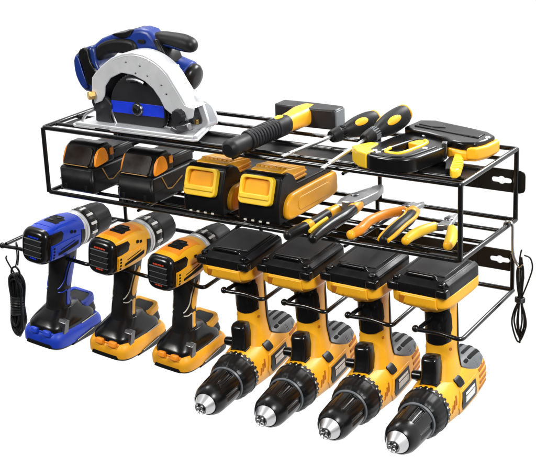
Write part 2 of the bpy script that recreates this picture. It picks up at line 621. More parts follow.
# ------------------------------------------------------------------ compact drill drivers (hung by the motor, battery down)
def compact_driver(label, shell, shell2, accent, group):
    t = thing('compact_drill_driver', label, 'drill', group=group)
    S = Loft('x', [(-0.071, 0, -0.002, 0.0195, 0.0215, 3.4), (-0.067, 0, -0.001, 0.0225, 0.0255, 3.6), (-0.050, 0, 0, 0.0250, 0.0280, 3.8),
                   (-0.01, 0, 0, 0.0265, 0.0295, 3.6), (0.025, 0, 0, 0.0270, 0.0290, 3.0), (0.047, 0, 0, 0.0275, 0.0280, 2.2)])
    bm = S.mesh(NB(), -0.058, 0.047)
    body = link('motor_housing', bm, shell, t, 0.0012)
    bm = S.patch(NB(), 'v', 1, [(-0.024, -0.013), (-0.024, 0.010), (-0.016, 0.013), (-0.008, 0.011), (0.000, 0.014), (0.014, 0.013), (0.014, -0.006), (0.006, -0.009), (0.004, -0.014), (-0.010, -0.012), (-0.016, -0.014)], 0.0008)
    link('top_recess', bm, M['dark'], body)  # raised dark plate, shade of the hollow painted as colour
    bm = NB()
    S.patch(bm, 'v', 1, rrect(-0.013, 0.003, 0.006, 0.008, 0.002), 0.0018)
    S.patch(bm, 'v', 1, rrect(0.003, -0.002, 0.006, 0.008, 0.002), 0.0018)
    link('recess_lug', bm, M['black'], body)
    bm = S.patch(NB(), 'v', 1, [(-0.040, -0.020), (-0.040, 0.020), (0.030, 0.021), (0.030, -0.021), (0.020, -0.018), (-0.020, -0.018)], 0.0005)
    link('top_shell', bm, shell2, body)
    for sd in (1, -1):
        bm = NB()
        S.patch(bm, 'u', sd, [(-0.057, 0.004), (-0.057, 0.021), (-0.024, 0.021), (-0.020, 0.016), (-0.026, 0.006), (-0.045, 0.004)], 0.0009)
        S.patch(bm, 'u', sd, [(0.034, -0.025), (0.034, 0.010), (0.045, 0.008), (0.045, -0.024)], 0.0009)
        link('side_grip', bm, M['black'], body)
        bm = S.patch(NB(), 'u', sd, [(-0.054, -0.022), (-0.054, 0.001), (-0.024, 0.003), (0.030, 0.003), (0.030, -0.016), (0.022, -0.022)], 0.0018)
        link('side_panel', bm, shell, body, 0.0004)
        bm = NB()
        for k in range(4):
            S.patch(bm, 'u', sd, rrect(-0.0485, -0.0175 + k * 0.0052, 0.0042, 0.0030, 0.0007, 2), 0.0025)
        S.patch(bm, 'u', sd, [(-0.036, -0.016), (-0.036, -0.012), (0.022, -0.004), (0.022, -0.010), (0.010, -0.012)], 0.0025)
        S.patch(bm, 'u', sd, [(-0.030, -0.0080), (-0.030, -0.0068), (0.012, -0.0010), (0.012, -0.0022)], 0.0023)
        S.patch(bm, 'u', sd, rrect(0.004, 0.0135, 0.0070, 0.0045, 0.001, 2), 0.0012)
        S.patch(bm, 'u', sd, rrect(0.014, 0.0115, 0.0060, 0.0040, 0.001, 2), 0.0012)
        link('vent_slot', bm, M['dark'], body)  # slots are raised dark patches, their shade is in the colour
    # rear cap
    bm = S.mesh(NB(), -0.071, -0.057, grow=0.0012)
    cap = link('motor_cap', bm, M['gloss'], t, 0.0025, 3)
    bm = NB()
    for z in (0.0075, -0.0015, -0.0105):
        box(bm, (-0.0718, 0, z), (0.0030, 0.0310, 0.0066), Matrix.Rotation(R(22), 4, 'Y'))
    link('cap_vent', bm, M['dark'], cap, 0.0006)  # dark bars carry the shade of the louvres as colour
    bm = NB()
    for z in (0.0122, 0.0032, -0.0058, -0.0148):
        box(bm, (-0.0722, 0, z), (0.0022, 0.0325, 0.0009))
    link('vent_edge', bm, M['grey'], cap)
    bm = NB()
    x0 = -0.010
    for w in (0.003, 0.0035, 0.002, 0.004, 0.003):
        box(bm, (-0.0712, x0 + w / 2, 0.0158), (0.0016, w, 0.0021))
        x0 += w + 0.0010
    x0 = -0.006
    for w in (0.0025, 0.004, 0.003):
        box(bm, (-0.0712, x0 + w / 2, -0.0182), (0.0016, w, 0.0022))
        x0 += w + 0.0012
    link('cap_print', bm, accent, cap)
    # gearbox ring, clutch, chuck
    bm = lathe(NB(), [(0.044, 0.022), (0.044, 0.0280), (0.047, 0.0290), (0.050, 0.0290), (0.0505, 0.0275), (0.0525, 0.0275), (0.053, 0.0290), (0.0595, 0.0285), (0.061, 0.027), (0.061, 0.018)], 64)
    link('gear_ring', bm, M['alu'], t, 0.0005)
    cl = link('clutch_collar', lathe(NB(), [(0.0605, 0.020), (0.0605, 0.0265), (0.063, 0.0280), (0.073, 0.0288), (0.082, 0.0285), (0.085, 0.0265), (0.085, 0.017)], 96,
              lambda x, a: 1.0 - 0.045 * (0.5 + 0.5 * math.copysign(abs(cos(9 * a)) ** 0.4, cos(9 * a))) if 0.0625 < x < 0.0835 else 1.0), M['black'], t, 0.0005)
    bm = NB()
    for k in range(12):
        a = 2 * pi * (k + 0.25) / 12
        rot = Matrix.Rotation(a, 4, 'X')
        box(bm, rot @ Vector((0.0755, 0, 0.0286)), (0.016, 0.0042, 0.0016), rot)
    tube(bm, [(0.0840, 0.0262 * cos(a), 0.0262 * sin(a)) for a in [2 * pi * k / 48 for k in range(48)]], 0.0009, 6, closed=True)
    link('torque_marks', bm, M['white'], cl)
    bm = lathe(NB(), [(0.084, 0.012), (0.084, 0.0255), (0.088, 0.0270), (0.102, 0.0265), (0.112, 0.0240), (0.116, 0.017), (0.116, 0.006)], 72,
               lambda x, a: 1 - 0.03 * (0.5 + 0.5 * cos(12 * a)) if 0.09 < x < 0.12 else 1)
    ch = link('chuck', bm, M['rubber'], t, 0.0006)
    link('chuck_jaw', lathe(NB(), [(0.114, 0.010), (0.122, 0.007), (0.124, 0.003)], 24), M['steel'], ch)
    for q in t.children:                       # short, stubby motor
        if q.name.split('.')[0] in ('motor_housing', 'motor_cap', 'gear_ring', 'clutch_collar', 'chuck'):
            q.scale = (0.80, 1, 1.0)
            q.location = (-0.0142, 0, 0)
        if q.name.split('.')[0] == 'chuck':
            q.scale = (1.55, 1.02, 1.02)
            q.location = (-0.0775, 0, 0)
    # grip
    G = Loft('z', [(-0.134, -0.004, 0, 0.032, 0.026, 2.6), (-0.124, -0.007, 0, 0.0240, 0.0195, 2.6), (-0.108, -0.010, 0, 0.0190, 0.0158, 2.6), (-0.080, -0.006, 0, 0.0190, 0.0158, 2.6),
                   (-0.050, -0.002, 0, 0.0210, 0.0172, 2.6), (-0.030, 0.000, 0, 0.024, 0.0185, 2.6), (-0.018, 0.000, 0, 0.026, 0.019, 2.6)])
    gp = link('grip', G.mesh(NB()), M['rubber'], t)
    for sd in (1, -1):
        bm = G.patch(NB(), 'v', sd, smooth_poly([(-0.036, 0.008), (-0.052, 0.009), (-0.074, 0.004), (-0.083, -0.004), (-0.077, -0.010), (-0.060, -0.0075), (-0.044, -0.001)], 4), 0.0010, 0.003)
        link('grip_inlay', bm, shell, gp, 0.0003)
        bm = G.patch(NB(), 'v', sd, rrect(-0.101, -0.004, 0.026, 0.0080, 0.003), 0.0010, 0.003)
        link('grip_inlay', bm, shell, gp, 0.0003)
        # piping line that runs down the grip
        pth = []
        for z, x in ((-0.030, -0.005), (-0.044, -0.007), (-0.056, -0.011), (-0.070, -0.014), (-0.080, -0.0200), (-0.084, -0.0235)):
            pth.append((z, x))
        pp = []
        for q in smooth_path([(a, b, 0) for a, b in pth], 6):
            cu, cv, a, b, e = G.at(q.x)
            w = min(0.98, abs((q.y - cu) / a))
            pp.append((q.y, cv + sd * (b * (1 - w ** e) ** (1 / e) + 0.0004), q.x))
        bm = tube(NB(), pp, 0.0010, 6)
        pp = []
        for q in smooth_path([(-0.089, -0.0240, 0), (-0.090, -0.018, 0), (-0.088, -0.011, 0), (-0.092, -0.0085, 0), (-0.114, -0.009, 0)], 6):
            cu, cv, a, b, e = G.at(q.x)
            w = min(0.98, abs((q.y - cu) / a))
            pp.append((q.y, cv + sd * (b * (1 - w ** e) ** (1 / e) + 0.0004), q.x))
        tube(bm, pp, 0.0009, 6)
        link('grip_piping', bm, M['tick'] if shell is not M['blue'] else shell2, gp)
    bm = NB()
    prism(bm, smooth_poly([(0.012, -0.026), (0.024, -0.026), (0.026, -0.040), (0.022, -0.054), (0.013, -0.058), (0.010, -0.044)], 4), -0.009, 0.009, 'xz')
    link('trigger', bm, M['black'], t, 0.002)
    # foot
    F = Loft('z', [(-0.150, 0.000, 0, 0.054, 0.0345, 4.0), (-0.142, 0.000, 0, 0.0535, 0.0340, 4.0), (-0.134, 0.001, 0, 0.049, 0.0315, 3.4), (-0.124, 0.000, 0, 0.036, 0.026, 2.8), (-0.117, 0, 0, 0.026, 0.021, 2.6)])
    ft = link('foot', F.mesh(NB(), step=0.0025), M['gloss'], t, 0.001)
    bm = NB()
    prism(bm, [(-0.040, -0.150), (-0.029, -0.150), (-0.027, -0.136), (-0.026, -0.129), (-0.032, -0.127), (-0.038, -0.131)], -0.0360, -0.020, 'xz')
    link('belt_clip_screw', bm, M['dsteel'], ft, 0.001)
    bm = tube(NB(), [(0.006, -0.0352, -0.1460), (0.044, -0.0352, -0.1425)], 0.0008, 6)
    link('foot_line', bm, M['tick'], ft)
    # raised loop at the front of the foot
    rot = Matrix.Translation((0.040, 0, -0.124)) @ Matrix.Rotation(R(-16), 4, 'Y')
    bm = NB()
    prism(bm, rrect(0, 0, 0.036, 0.048, 0.010), -0.026, 0.0040, taper=0.88)
    bmesh.ops.transform(bm, matrix=rot, verts=bm.verts)
    link('work_light', bm, M['black'], ft, 0.003, 3)
    bm = ring(NB(), rrect(0, 0, 0.037, 0.049, 0.011), rrect(0.001, 0, 0.024, 0.034, 0.007), -0.006, 0.0052)
    bmesh.ops.transform(bm, matrix=rot, verts=bm.verts)
    link('work_light_frame', bm, shell, ft, 0.0014)
    bm = NB()
    box(bm, (-0.0175, 0, -0.0140), (0.0030, 0.040, 0.012))
    bmesh.ops.transform(bm, matrix=rot, verts=bm.verts)
    link('light_panel', bm, shell2, ft, 0.001)
    # slide battery
    Bt = Loft('z', [(-0.1755, 0.004, 0, 0.0565, 0.0365, 5), (-0.172, 0.004, 0, 0.0605, 0.0395, 5), (-0.158, 0.004, 0, 0.0615, 0.0400, 5), (-0.150, 0.004, 0, 0.0585, 0.0380, 5), (-0.146, 0.004, 0, 0.054, 0.035, 5)])
    bt = link('battery', Bt.mesh(NB(), -0.1700, -0.146, step=0.003, n=64), M['amber'] if shell is not M['blue'] else shell, t, 0.0012)
    link('battery_base', Bt.mesh(NB(), -0.1755, -0.1695, step=0.002, n=64, grow=-0.0012), M['black'], bt, 0.0012)
    bm = NB()
    for sd in (1, -1):
        Bt.patch(bm, 'v', sd, [(-0.1735, -0.022), (-0.1675, -0.012), (-0.1605, 0.026), (-0.1605, 0.058), (-0.1735, 0.058)], 0.0009)
    link('side_strip', bm, M['black'], bt)
    bm = tube(NB(), [(-0.012, -0.0418, -0.1672), (0.030, -0.0418, -0.1605)], 0.0006, 6)
    link('strip_line', bm, M['tick'], bt)
    bm = NB()
    Bt.patch(bm, 'u', -1, [(-0.1715, -0.026), (-0.1715, 0.026), (-0.1650, 0.022), (-0.1650, -0.022)], 0.0014)
    link('release_slot', bm, M['dark'], bt)  # dark patch painted for the shade in the release notch
    bm = NB()
    for y in (-0.014, 0.010):
        box(bm, (-0.0525, y, -0.1485), (0.017, 0.013, 0.010), Matrix.Rotation(R(18), 4, 'Y'))
    box(bm, (-0.0495, -0.002, -0.1495), (0.010, 0.044, 0.007))
    link('release_button', bm, shell2, bt, 0.0025)
    return t


DR = (R(6.0), R(0.0), R(91.5))
blue = compact_driver('blue and black cordless drill driver hanging at the left end of the rack', M['blue'], M['blue'], M['decal'], None)
blue.location, blue.rotation_euler, blue.scale = (0.0010, 0.022, -0.197), (R(6.2), R(1.0), R(92.0)), (1.12,) * 3
yel = compact_driver('yellow drill driver hanging battery down right beside the blue drill driver', M['yellow'], M['orange'], M['red'], 'yellow drill drivers hanging battery down')
yel.location, yel.rotation_euler, yel.scale = (0.1360, 0.034, -0.1975), DR, (1.106,) * 3
dup(yel, (0.2640, 0.026, -0.2000), 'yellow drill driver hanging battery down between another driver and the upside-down drills', (R(4.5), R(-2.4), R(89.5)), 1.06)


# ------------------------------------------------------------------ pistol drills hung upside down, battery on top
def pistol_drill(label):
    t = thing('pistol_drill', label, 'drill', group='yellow pistol drills hanging upside down')
    PITCH = Matrix.Rotation(R(-5.5), 4, 'Y')       # nose towards the trigger-less side

    def part(name, bm, m, par, bevel=0.0, seg=2):
        bmesh.ops.transform(bm, matrix=PITCH, verts=bm.verts)
        return link(name, bm, m, par, bevel, seg)
    S = Loft('x', [(-0.092, 0, 0.002, 0.016, 0.018, 2.4), (-0.088, 0, 0.001, 0.024, 0.026, 2.4), (-0.076, 0, 0, 0.0315, 0.0335, 2.5), (-0.045, 0, 0, 0.0325, 0.0350, 2.6),
                   (-0.010, 0, 0, 0.0325, 0.0350, 2.5), (0.030, 0, 0, 0.0315, 0.0325, 2.2), (0.052, 0, 0, 0.0305, 0.0305, 2.0)])
    body = part('motor_housing', S.mesh(NB(), n=56), M['yellow'], t, 0.001)
    bm = NB()
    S.patch(bm, 'v', -1, smooth_poly([(-0.091, -0.010), (-0.084, -0.024), (-0.070, -0.0295), (-0.045, -0.0300), (-0.022, -0.022), (-0.016, 0.0), (-0.022, 0.022), (-0.045, 0.0300), (-0.070, 0.0295), (-0.084, 0.024), (-0.091, 0.010)], 4), 0.0022, 0.004, 0.003)
    rc = part('rear_cap', bm, M['grey'], t, 0.0008)
    bm = NB()
    for x0, x1, y in ((-0.082, -0.044, -0.021), (-0.086, -0.048, -0.0105), (-0.086, -0.048, 0.0015), (-0.082, -0.046, 0.0135)):
        S.patch(bm, 'v', -1, rrect((x0 + x1) / 2, y, x1 - x0, 0.0042, 0.002, 4), 0.0030, 0.004, 0.003)
    S.patch(bm, 'v', -1, rrect(-0.036, -0.021, 0.010, 0.004, 0.0018, 4), 0.0030, 0.004, 0.003)
    part('cap_slot', bm, M['dark'], rc)  # dark raised strips, slot shade given by colour
    for sd in (1, -1):
        bm = NB()
        for k in range(4):
            S.patch(bm, 'u', sd, [(-0.086 + 0.003 * k, -0.0165 + k * 0.0088), (-0.086 + 0.003 * k, -0.0125 + k * 0.0088), (-0.052, -0.0105 + k * 0.0088), (-0.052, -0.0145 + k * 0.0088)], 0.0007)
        part('side_vent', bm, M['ochre'], body)  # vent shade painted as darker yellow raised strips
        bm = S.patch(NB(), 'u', sd, [(-0.040, -0.014), (-0.042, 0.021), (0.010, 0.024), (0.022, 0.008), (0.014, -0.013)], 0.0014)
        part('label_frame', bm, M['yellow'], body, 0.0005)
        bm = S.patch(NB(), 'u', sd, [(-0.034, -0.0100), (-0.036, 0.014), (0.008, 0.017), (0.015, 0.007), (0.010, -0.0095)], 0.0022)
        lb = part('label_plate', bm, M['black'], t, 0.0003)
        bm = NB()
        x = -0.029
        for w in (0.0035, 0.0045, 0.0030, 0.0050, 0.0035, 0.0040, 0.0030):
            S.patch(bm, 'u', sd, [(x, 0.0000), (x + w, 0.0000), (x + w + 0.0012, 0.0080), (x + 0.0012, 0.0080)], 0.0027, 0.004)
            x += w + 0.0007
        S.patch(bm, 'u', sd, [(-0.028, -0.0055), (0.002, -0.0055), (0.002, -0.0020), (-0.028, -0.0020)], 0.0027, 0.004)
        part('label_print', bm, M['white'], lb)
        bm = NB()
        for k in range(3):
            S.patch(bm, 'u', sd, [(0.0240 + 0.006 * k, -0.012 + 0.004 * k), (0.0270 + 0.006 * k, -0.012 + 0.004 * k), (0.0300 + 0.006 * k, 0.000 + 0.003 * k), (0.0270 + 0.006 * k, 0.000 + 0.003 * k)], 0.0007)
        part('side_slot', bm, M['ochre'], body)  # slit shade painted in a darker yellow, no opening cut
        bm = S.patch(NB(), 'u', sd, rrect(0.006, -0.0235, 0.015, 0.0120, 0.003), 0.0030, 0.004, 0.003)
        part('direction_switch', bm, M['black'], body, 0.001)
    bm = S.patch(NB(), 'v', -1, [(0.031, -0.013), (0.031, 0.013), (0.043, 0.012), (0.043, -0.012)], 0.0018)
    part('gear_tab', bm, M['graphite'], body, 0.0006)
    bm = NB()
    for k in range(26):
        a = 2 * pi * k / 26
        rot = Matrix.Rotation(a, 4, 'X')
        box(bm, rot @ Vector((0.0505, 0, 0.0306)), (0.0055, 0.0038, 0.0024), rot)
    part('collar_teeth', bm, M['black'], body, 0.0005)
    # torque collar
    bm = lathe(NB(), [(0.050, 0.02), (0.050, 0.0312), (0.053, 0.0324), (0.0575, 0.0324), (0.059, 0.0314), (0.074, 0.0305), (0.080, 0.0285), (0.083, 0.0258), (0.083, 0.015)], 110,
               lambda x, a: 1 + 0.008 * math.copysign(abs(cos(22 * a)) ** 0.5, cos(22 * a)) if 0.0585 < x < 0.081 else 1)
    cl = part('torque_collar', bm, M['black'], t, 0.0004)
    bm = NB()
    for k in range(22):
        a = 2 * pi * (k + 0.5) / 22
        rot = Matrix.Rotation(a, 4, 'X')
        box(bm, rot @ Vector((0.0553, 0, 0.0324)), (0.0028, 0.0015 if k % 3 else 0.003, 0.0005), rot)
    part('torque_marks', bm, M['tick'], cl)
    bm = lathe(NB(), [(0.0825, 0.0250), (0.0845, 0.0262), (0.0865, 0.0250)], 64)
    part('collar_rim', bm, M['grey'], cl)
    # keyless chuck with flutes
    def flute(x, a):
        if 0.090 < x < 0.1228:
            c = cos(6 * a)
            return 1 - (0.070 if c > 0.35 else 0.0) - (0.045 if abs(cos(18 * a)) < 0.35 and c > 0.35 else 0)
        return 1
    bm = lathe(NB(), [(0.083, 0.012), (0.083, 0.0235), (0.0895, 0.0243), (0.0901, 0.0243), (0.108, 0.0238), (0.1225, 0.0230), (0.1230, 0.0230), (0.132, 0.0222), (0.140, 0.0190), (0.143, 0.0165), (0.143, 0.006)], 144, flute)
    ck = part('chuck', bm, M['gloss'], t, 0.0004)
    bm = lathe(NB(), [(0.1415, 0.006), (0.1415, 0.0152), (0.1430, 0.0154), (0.1560, 0.0088), (0.1565, 0.0080), (0.1545, 0.0062), (0.1480, 0.0058)], 60)
    part('chuck_nose', bm, M['steel'], ck, 0.0003)
    bm = NB()
    for k in range(3):
        rot = Matrix.Rotation(2 * pi * k / 3 + 0.4, 4, 'X')
        box(bm, rot @ Vector((0.1500, 0, 0.0036)), (0.016, 0.0034, 0.0046), rot)
    part('chuck_jaw', bm, M['steel'], ck, 0.0009)
    # handle
    Hn = Loft('z', [(-0.140, -0.002, 0, 0.034, 0.029, 3.0), (-0.132, -0.002, 0, 0.0255, 0.0225, 2.8), (-0.120, -0.003, 0, 0.0220, 0.0190, 2.6), (-0.085, -0.004, 0, 0.0220, 0.0190, 2.6),
                    (-0.060, -0.003, 0, 0.0230, 0.0195, 2.6), (-0.040, 0.000, 0, 0.0270, 0.0220, 2.6), (-0.020, 0.002, 0, 0.034, 0.025, 2.6)])
    hd = link('handle', Hn.mesh(NB()), M['yellow'], t)
    bm = NB()
    Hn.patch(bm, 'u', 1, [(-0.126, -0.0172), (-0.126, 0.0172), (-0.076, 0.0178), (-0.073, 0.010), (-0.0720, 0.0), (-0.073, -0.010), (-0.076, -0.0178)], 0.0012, 0.0035)
    link('front_grip', bm, M['gloss'], hd, 0.0004)
    bm = NB()
    for sd in (1, -1):
        Hn.patch(bm, 'v', sd, [(-0.126, 0.0175), (-0.113, 0.0080), (-0.094, 0.0060), (-0.079, 0.0125), (-0.075, 0.0180), (-0.096, 0.0195)], 0.0012, 0.0035)
        Hn.patch(bm, 'v', sd, [(-0.122, -0.0180), (-0.112, -0.0110), (-0.060, -0.0085), (-0.038, -0.0110), (-0.028, -0.0240), (-0.045, -0.0225), (-0.080, -0.0235)], 0.0012, 0.0035)
    link('side_grip', bm, M['rubber'], hd, 0.0004)
    bm = Hn.patch(NB(), 'u', -1, [(-0.110, -0.0150), (-0.110, 0.0150), (-0.030, 0.0190), (-0.030, -0.0190)], 0.0012, 0.0035)
    link('rear_grip', bm, M['rubber'], hd, 0.0004)
    bm = Hn.patch(NB(), 'v', 1, rrect(-0.066, 0.010, 0.004, 0.004, 0.0018, 4), 0.0005, 0.003)
    Hn.patch(bm, 'v', -1, rrect(-0.066, 0.010, 0.004, 0.004, 0.0018, 4), 0.0005, 0.003)
    link('screw_hole', bm, M['ochre'], hd)
    T = Loft('z', [(-0.062, 0.031, 0, 0.0095, 0.0105, 3.5), (-0.058, 0.033, 0, 0.0115, 0.0115, 3.5), (-0.045, 0.032, 0, 0.0125, 0.0120, 3.5), (-0.036, 0.034, 0, 0.0125, 0.0120, 3.5), (-0.029, 0.036, 0, 0.0130, 0.0125, 3.5)])
    link('trigger', T.mesh(NB(), step=0.002), M['gloss'], t, 0.0018)
    bm = lathe(NB(), [(-0.031, 0.004), (-0.030, 0.0062), (-0.024, 0.0066), (-0.016, 0.0066)], 32)
    bmesh.ops.transform(bm, matrix=Matrix.Translation((0.026, 0, -0.030)) @ Matrix.Rotation(R(-90), 4, 'Z'), verts=bm.verts)
    link('selector_knob', bm, M['gloss'], t, 0.0012)
    # battery seat and pod battery
    TILT = Matrix.Translation((0, 0.005, -0.1405)) @ Matrix.Rotation(R(7), 4, 'Z') @ Matrix.Rotation(R(-7), 4, 'Y') @ Matrix.Rotation(R(-2.5), 4, 'X') @ Matrix.Translation((0, 0, 0.142))

    def pod(name, bm, m, par, bevel=0.0, seg=2):
        bmesh.ops.transform(bm, matrix=TILT, verts=bm.verts)
        return link(name, bm, m, par, bevel, seg)
    L = Loft('z', [(-0.1560, 0, 0, 0.0495, 0.0430, 5.5), (-0.1430, 0, 0, 0.0495, 0.0430, 5.5), (-0.1385, 0, 0, 0.0465, 0.0400, 5.0), (-0.1325, 0.001, 0, 0.0380, 0.0330, 4.2), (-0.1265, -0.001, 0, 0.0270, 0.0245, 3.4), (-0.118, -0.002, 0, 0.0225, 0.0200, 2.8)])
    st = pod('battery_seat', L.mesh(NB(), step=0.002, n=72), M['yellow'], t, 0.0012)
    bm = L.patch(NB(), 'u', 1, [(-0.1545, -0.028), (-0.1545, 0.024), (-0.1415, 0.024), (-0.1385, -0.010), (-0.1385, -0.028)], 0.0022)
    pod('seat_latch', bm, M['yellow'], st, 0.0008)
    bm = L.patch(NB(), 'u', 1, [(-0.1525, 0.016), (-0.1525, 0.025), (-0.1415, 0.025), (-0.1435, 0.019)], 0.0026)
    pod('latch_notch', bm, M['ochre'], st)  # raised patch, the shade of the notch is in its colour
    Bt = Loft('z', [(-0.1750, 0, 0, 0.0400, 0.0340, 7), (-0.1735, 0, 0, 0.0415, 0.0360, 7), (-0.1690, 0, 0, 0.0475, 0.0412, 7), (-0.1672, 0, 0, 0.0485, 0.0420, 7), (-0.1550, 0, 0, 0.0485, 0.0420, 7)])
    bt = pod('battery', Bt.mesh(NB(), step=0.0020, n=72), M['black'], t, 0.0012)
    bm = NB()
    box(bm, (-0.005, 0, -0.1753), (0.060, 0.057, 0.0022))
    pod('battery_lid', bm, M['lid'], bt, 0.0012)
    bm = NB()
    tube(bm, fillet([(0.035, -0.025, -0.170), (0.035, -0.020, -0.1775), (0.035, 0.020, -0.1775), (0.035, 0.025, -0.170)], 0.004), 0.0030, 10)
    pod('battery_latch', bm, M['gloss'], bt)
    bm = NB()
    for sd in (-1, 1):
        box(bm, (0.0, sd * 0.0378, -0.1716), (0.077, 0.0078, 0.0034), Matrix.Rotation(R(sd * 36), 4, 'X'))
    pod('chamfer_rail', bm, M['graphite'], bt, 0.0010)
    bm = NB()
    for sd in (-1, 1):
        box(bm, (0.0450, sd * 0.0350, -0.1622), (0.0110, 0.0170, 0.0115))
        box(bm, (0.0405, sd * 0.0325, -0.1712), (0.0100, 0.0100, 0.0070))
    pod('corner_clip', bm, M['gloss'], bt, 0.0025, 3)
    return t


base = pistol_drill('yellow and black pistol drill hanging nose down, leftmost of the four')
SPOT = (0.3775, 0.0472, -0.3624)
base.location, base.rotation_euler, base.scale = SPOT, (R(183.0), R(-1.2), R(-85.5)), (1.158,) * 3
for k, lab in ((1, 'yellow pistol drill hanging nose down, second from the left of the four'),
               (2, 'yellow pistol drill hanging nose down, third from the left of the four'),
               (3, 'yellow pistol drill hanging nose down, rightmost and nearest of the four')):
    dup(base, (SPOT[0] + 0.1140 * k, SPOT[1], SPOT[2] + 0.0035 * k), lab, (R(183.0), R(-1.2 - 0.9 * k), R(-85.5 - 0.6 * k)))


# ------------------------------------------------------------------ battery packs on the lower shelf
SHELF = -H + 0.0035


def black_pack(label):
    t = thing('battery_pack', label, 'battery pack', group='black battery packs on the lower shelf')
    bm = NB()
    prism(bm, [(0.004, 0.0), (0.0, 0.006), (0.0, 0.041), (0.003, 0.045), (0.128, 0.045), (0.131, 0.040), (0.131, 0.008), (0.127, 0.0)], -0.0365, 0.0365, 'yz')
    c = link('case', bm, M['black'], t, 0.0075, 4)
    bm = NB()
    prism(bm, [(0.001, 0.0205), (0.001, 0.0225), (0.130, 0.0225), (0.130, 0.0205)], -0.0373, 0.0373, 'yz')
    link('seam_band', bm, M['dark'], c, 0.0005)
    bm = NB()
    prism(bm, [(0.004, 0.044), (0.022, 0.077), (0.030, 0.081), (0.050, 0.081), (0.062, 0.074), (0.066, 0.044)], -0.0345, 0.0345, 'yz')
    h = link('terminal_hump', bm, M['gloss'], t, 0.005, 3)
    bm = NB()
    prism(bm, [(0.060, 0.044), (0.060, 0.066), (0.124, 0.066), (0.129, 0.060), (0.129, 0.044)], -0.0285, 0.0285, 'yz')
    link('slide_rail', bm, M['black'], t, 0.003)
    bm = NB()
    for x in (-0.0305, 0.0305):
        box(bm, (x, 0.096, 0.061), (0.006, 0.060, 0.006))
    link('rail_lip', bm, M['graphite'], t, 0.001)
    # slanted smoked window with a gold lower edge
    nrm = Matrix.Translation((0, 0.0122, 0.0615)) @ Matrix.Rotation(R(61.4), 4, 'X')
    bm = prism(NB(), rrect(-0.002, 0.001, 0.056, 0.033, 0.005), -0.002, 0.0016, 'xy')
    bmesh.ops.transform(bm, matrix=nrm, verts=bm.verts)
    link('window', bm, M['brown'], h, 0.0008)
    bm = NB()
    box(bm, (-0.002, -0.0165, 0.0008), (0.052, 0.0011, 0.0026))
    bmesh.ops.transform(bm, matrix=nrm, verts=bm.verts)
    link('window_trim', bm, M['gold'], h)
    for sd in (1, -1):
        a, b = (0.0300, 0.0360) if sd > 0 else (-0.0360, -0.0300)
        bm = NB()
        prism(bm, smooth_poly([(0.0105, 0.047), (0.0135, 0.060), (0.0215, 0.0725), (0.030, 0.0755), (0.038, 0.0735), (0.044, 0.064), (0.046, 0.052), (0.040, 0.0485), (0.024, 0.0465)], 4), a, b, 'yz')
        link('release_button', bm, M['orange'], t, 0.0012)
        bm = NB()
        box(bm, (sd * 0.0345, 0.0560, 0.0640), (0.004, 0.009, 0.013))
        link('lock_tab', bm, M['orange'], t, 0.001)
        pth = [(sd * 0.0370, 0.026, 0.041), (sd * 0.0370, 0.040, 0.018), (sd * 0.0370, 0.052, 0.016), (sd * 0.0370, 0.082, 0.029)]
        link('trim_line', tube(NB(), fillet(pth, 0.002), 0.0011, 8), M['gold'], t)
    bm = NB()
    for x in (-0.024, 0.020):
        box(bm, (x, 0.0006, 0.010), (0.006, 0.003, 0.010))
    link('foot_slot', bm, M['dark'], c, 0.0006)
    return t


b1 = black_pack('black battery pack with orange side button, at the far left of the lower shelf')
b1.location = (0.0585, 0.006, SHELF)
dup(b1, (0.1835, 0.006, SHELF), 'black battery pack with orange side button, next to a yellow-fronted pack')


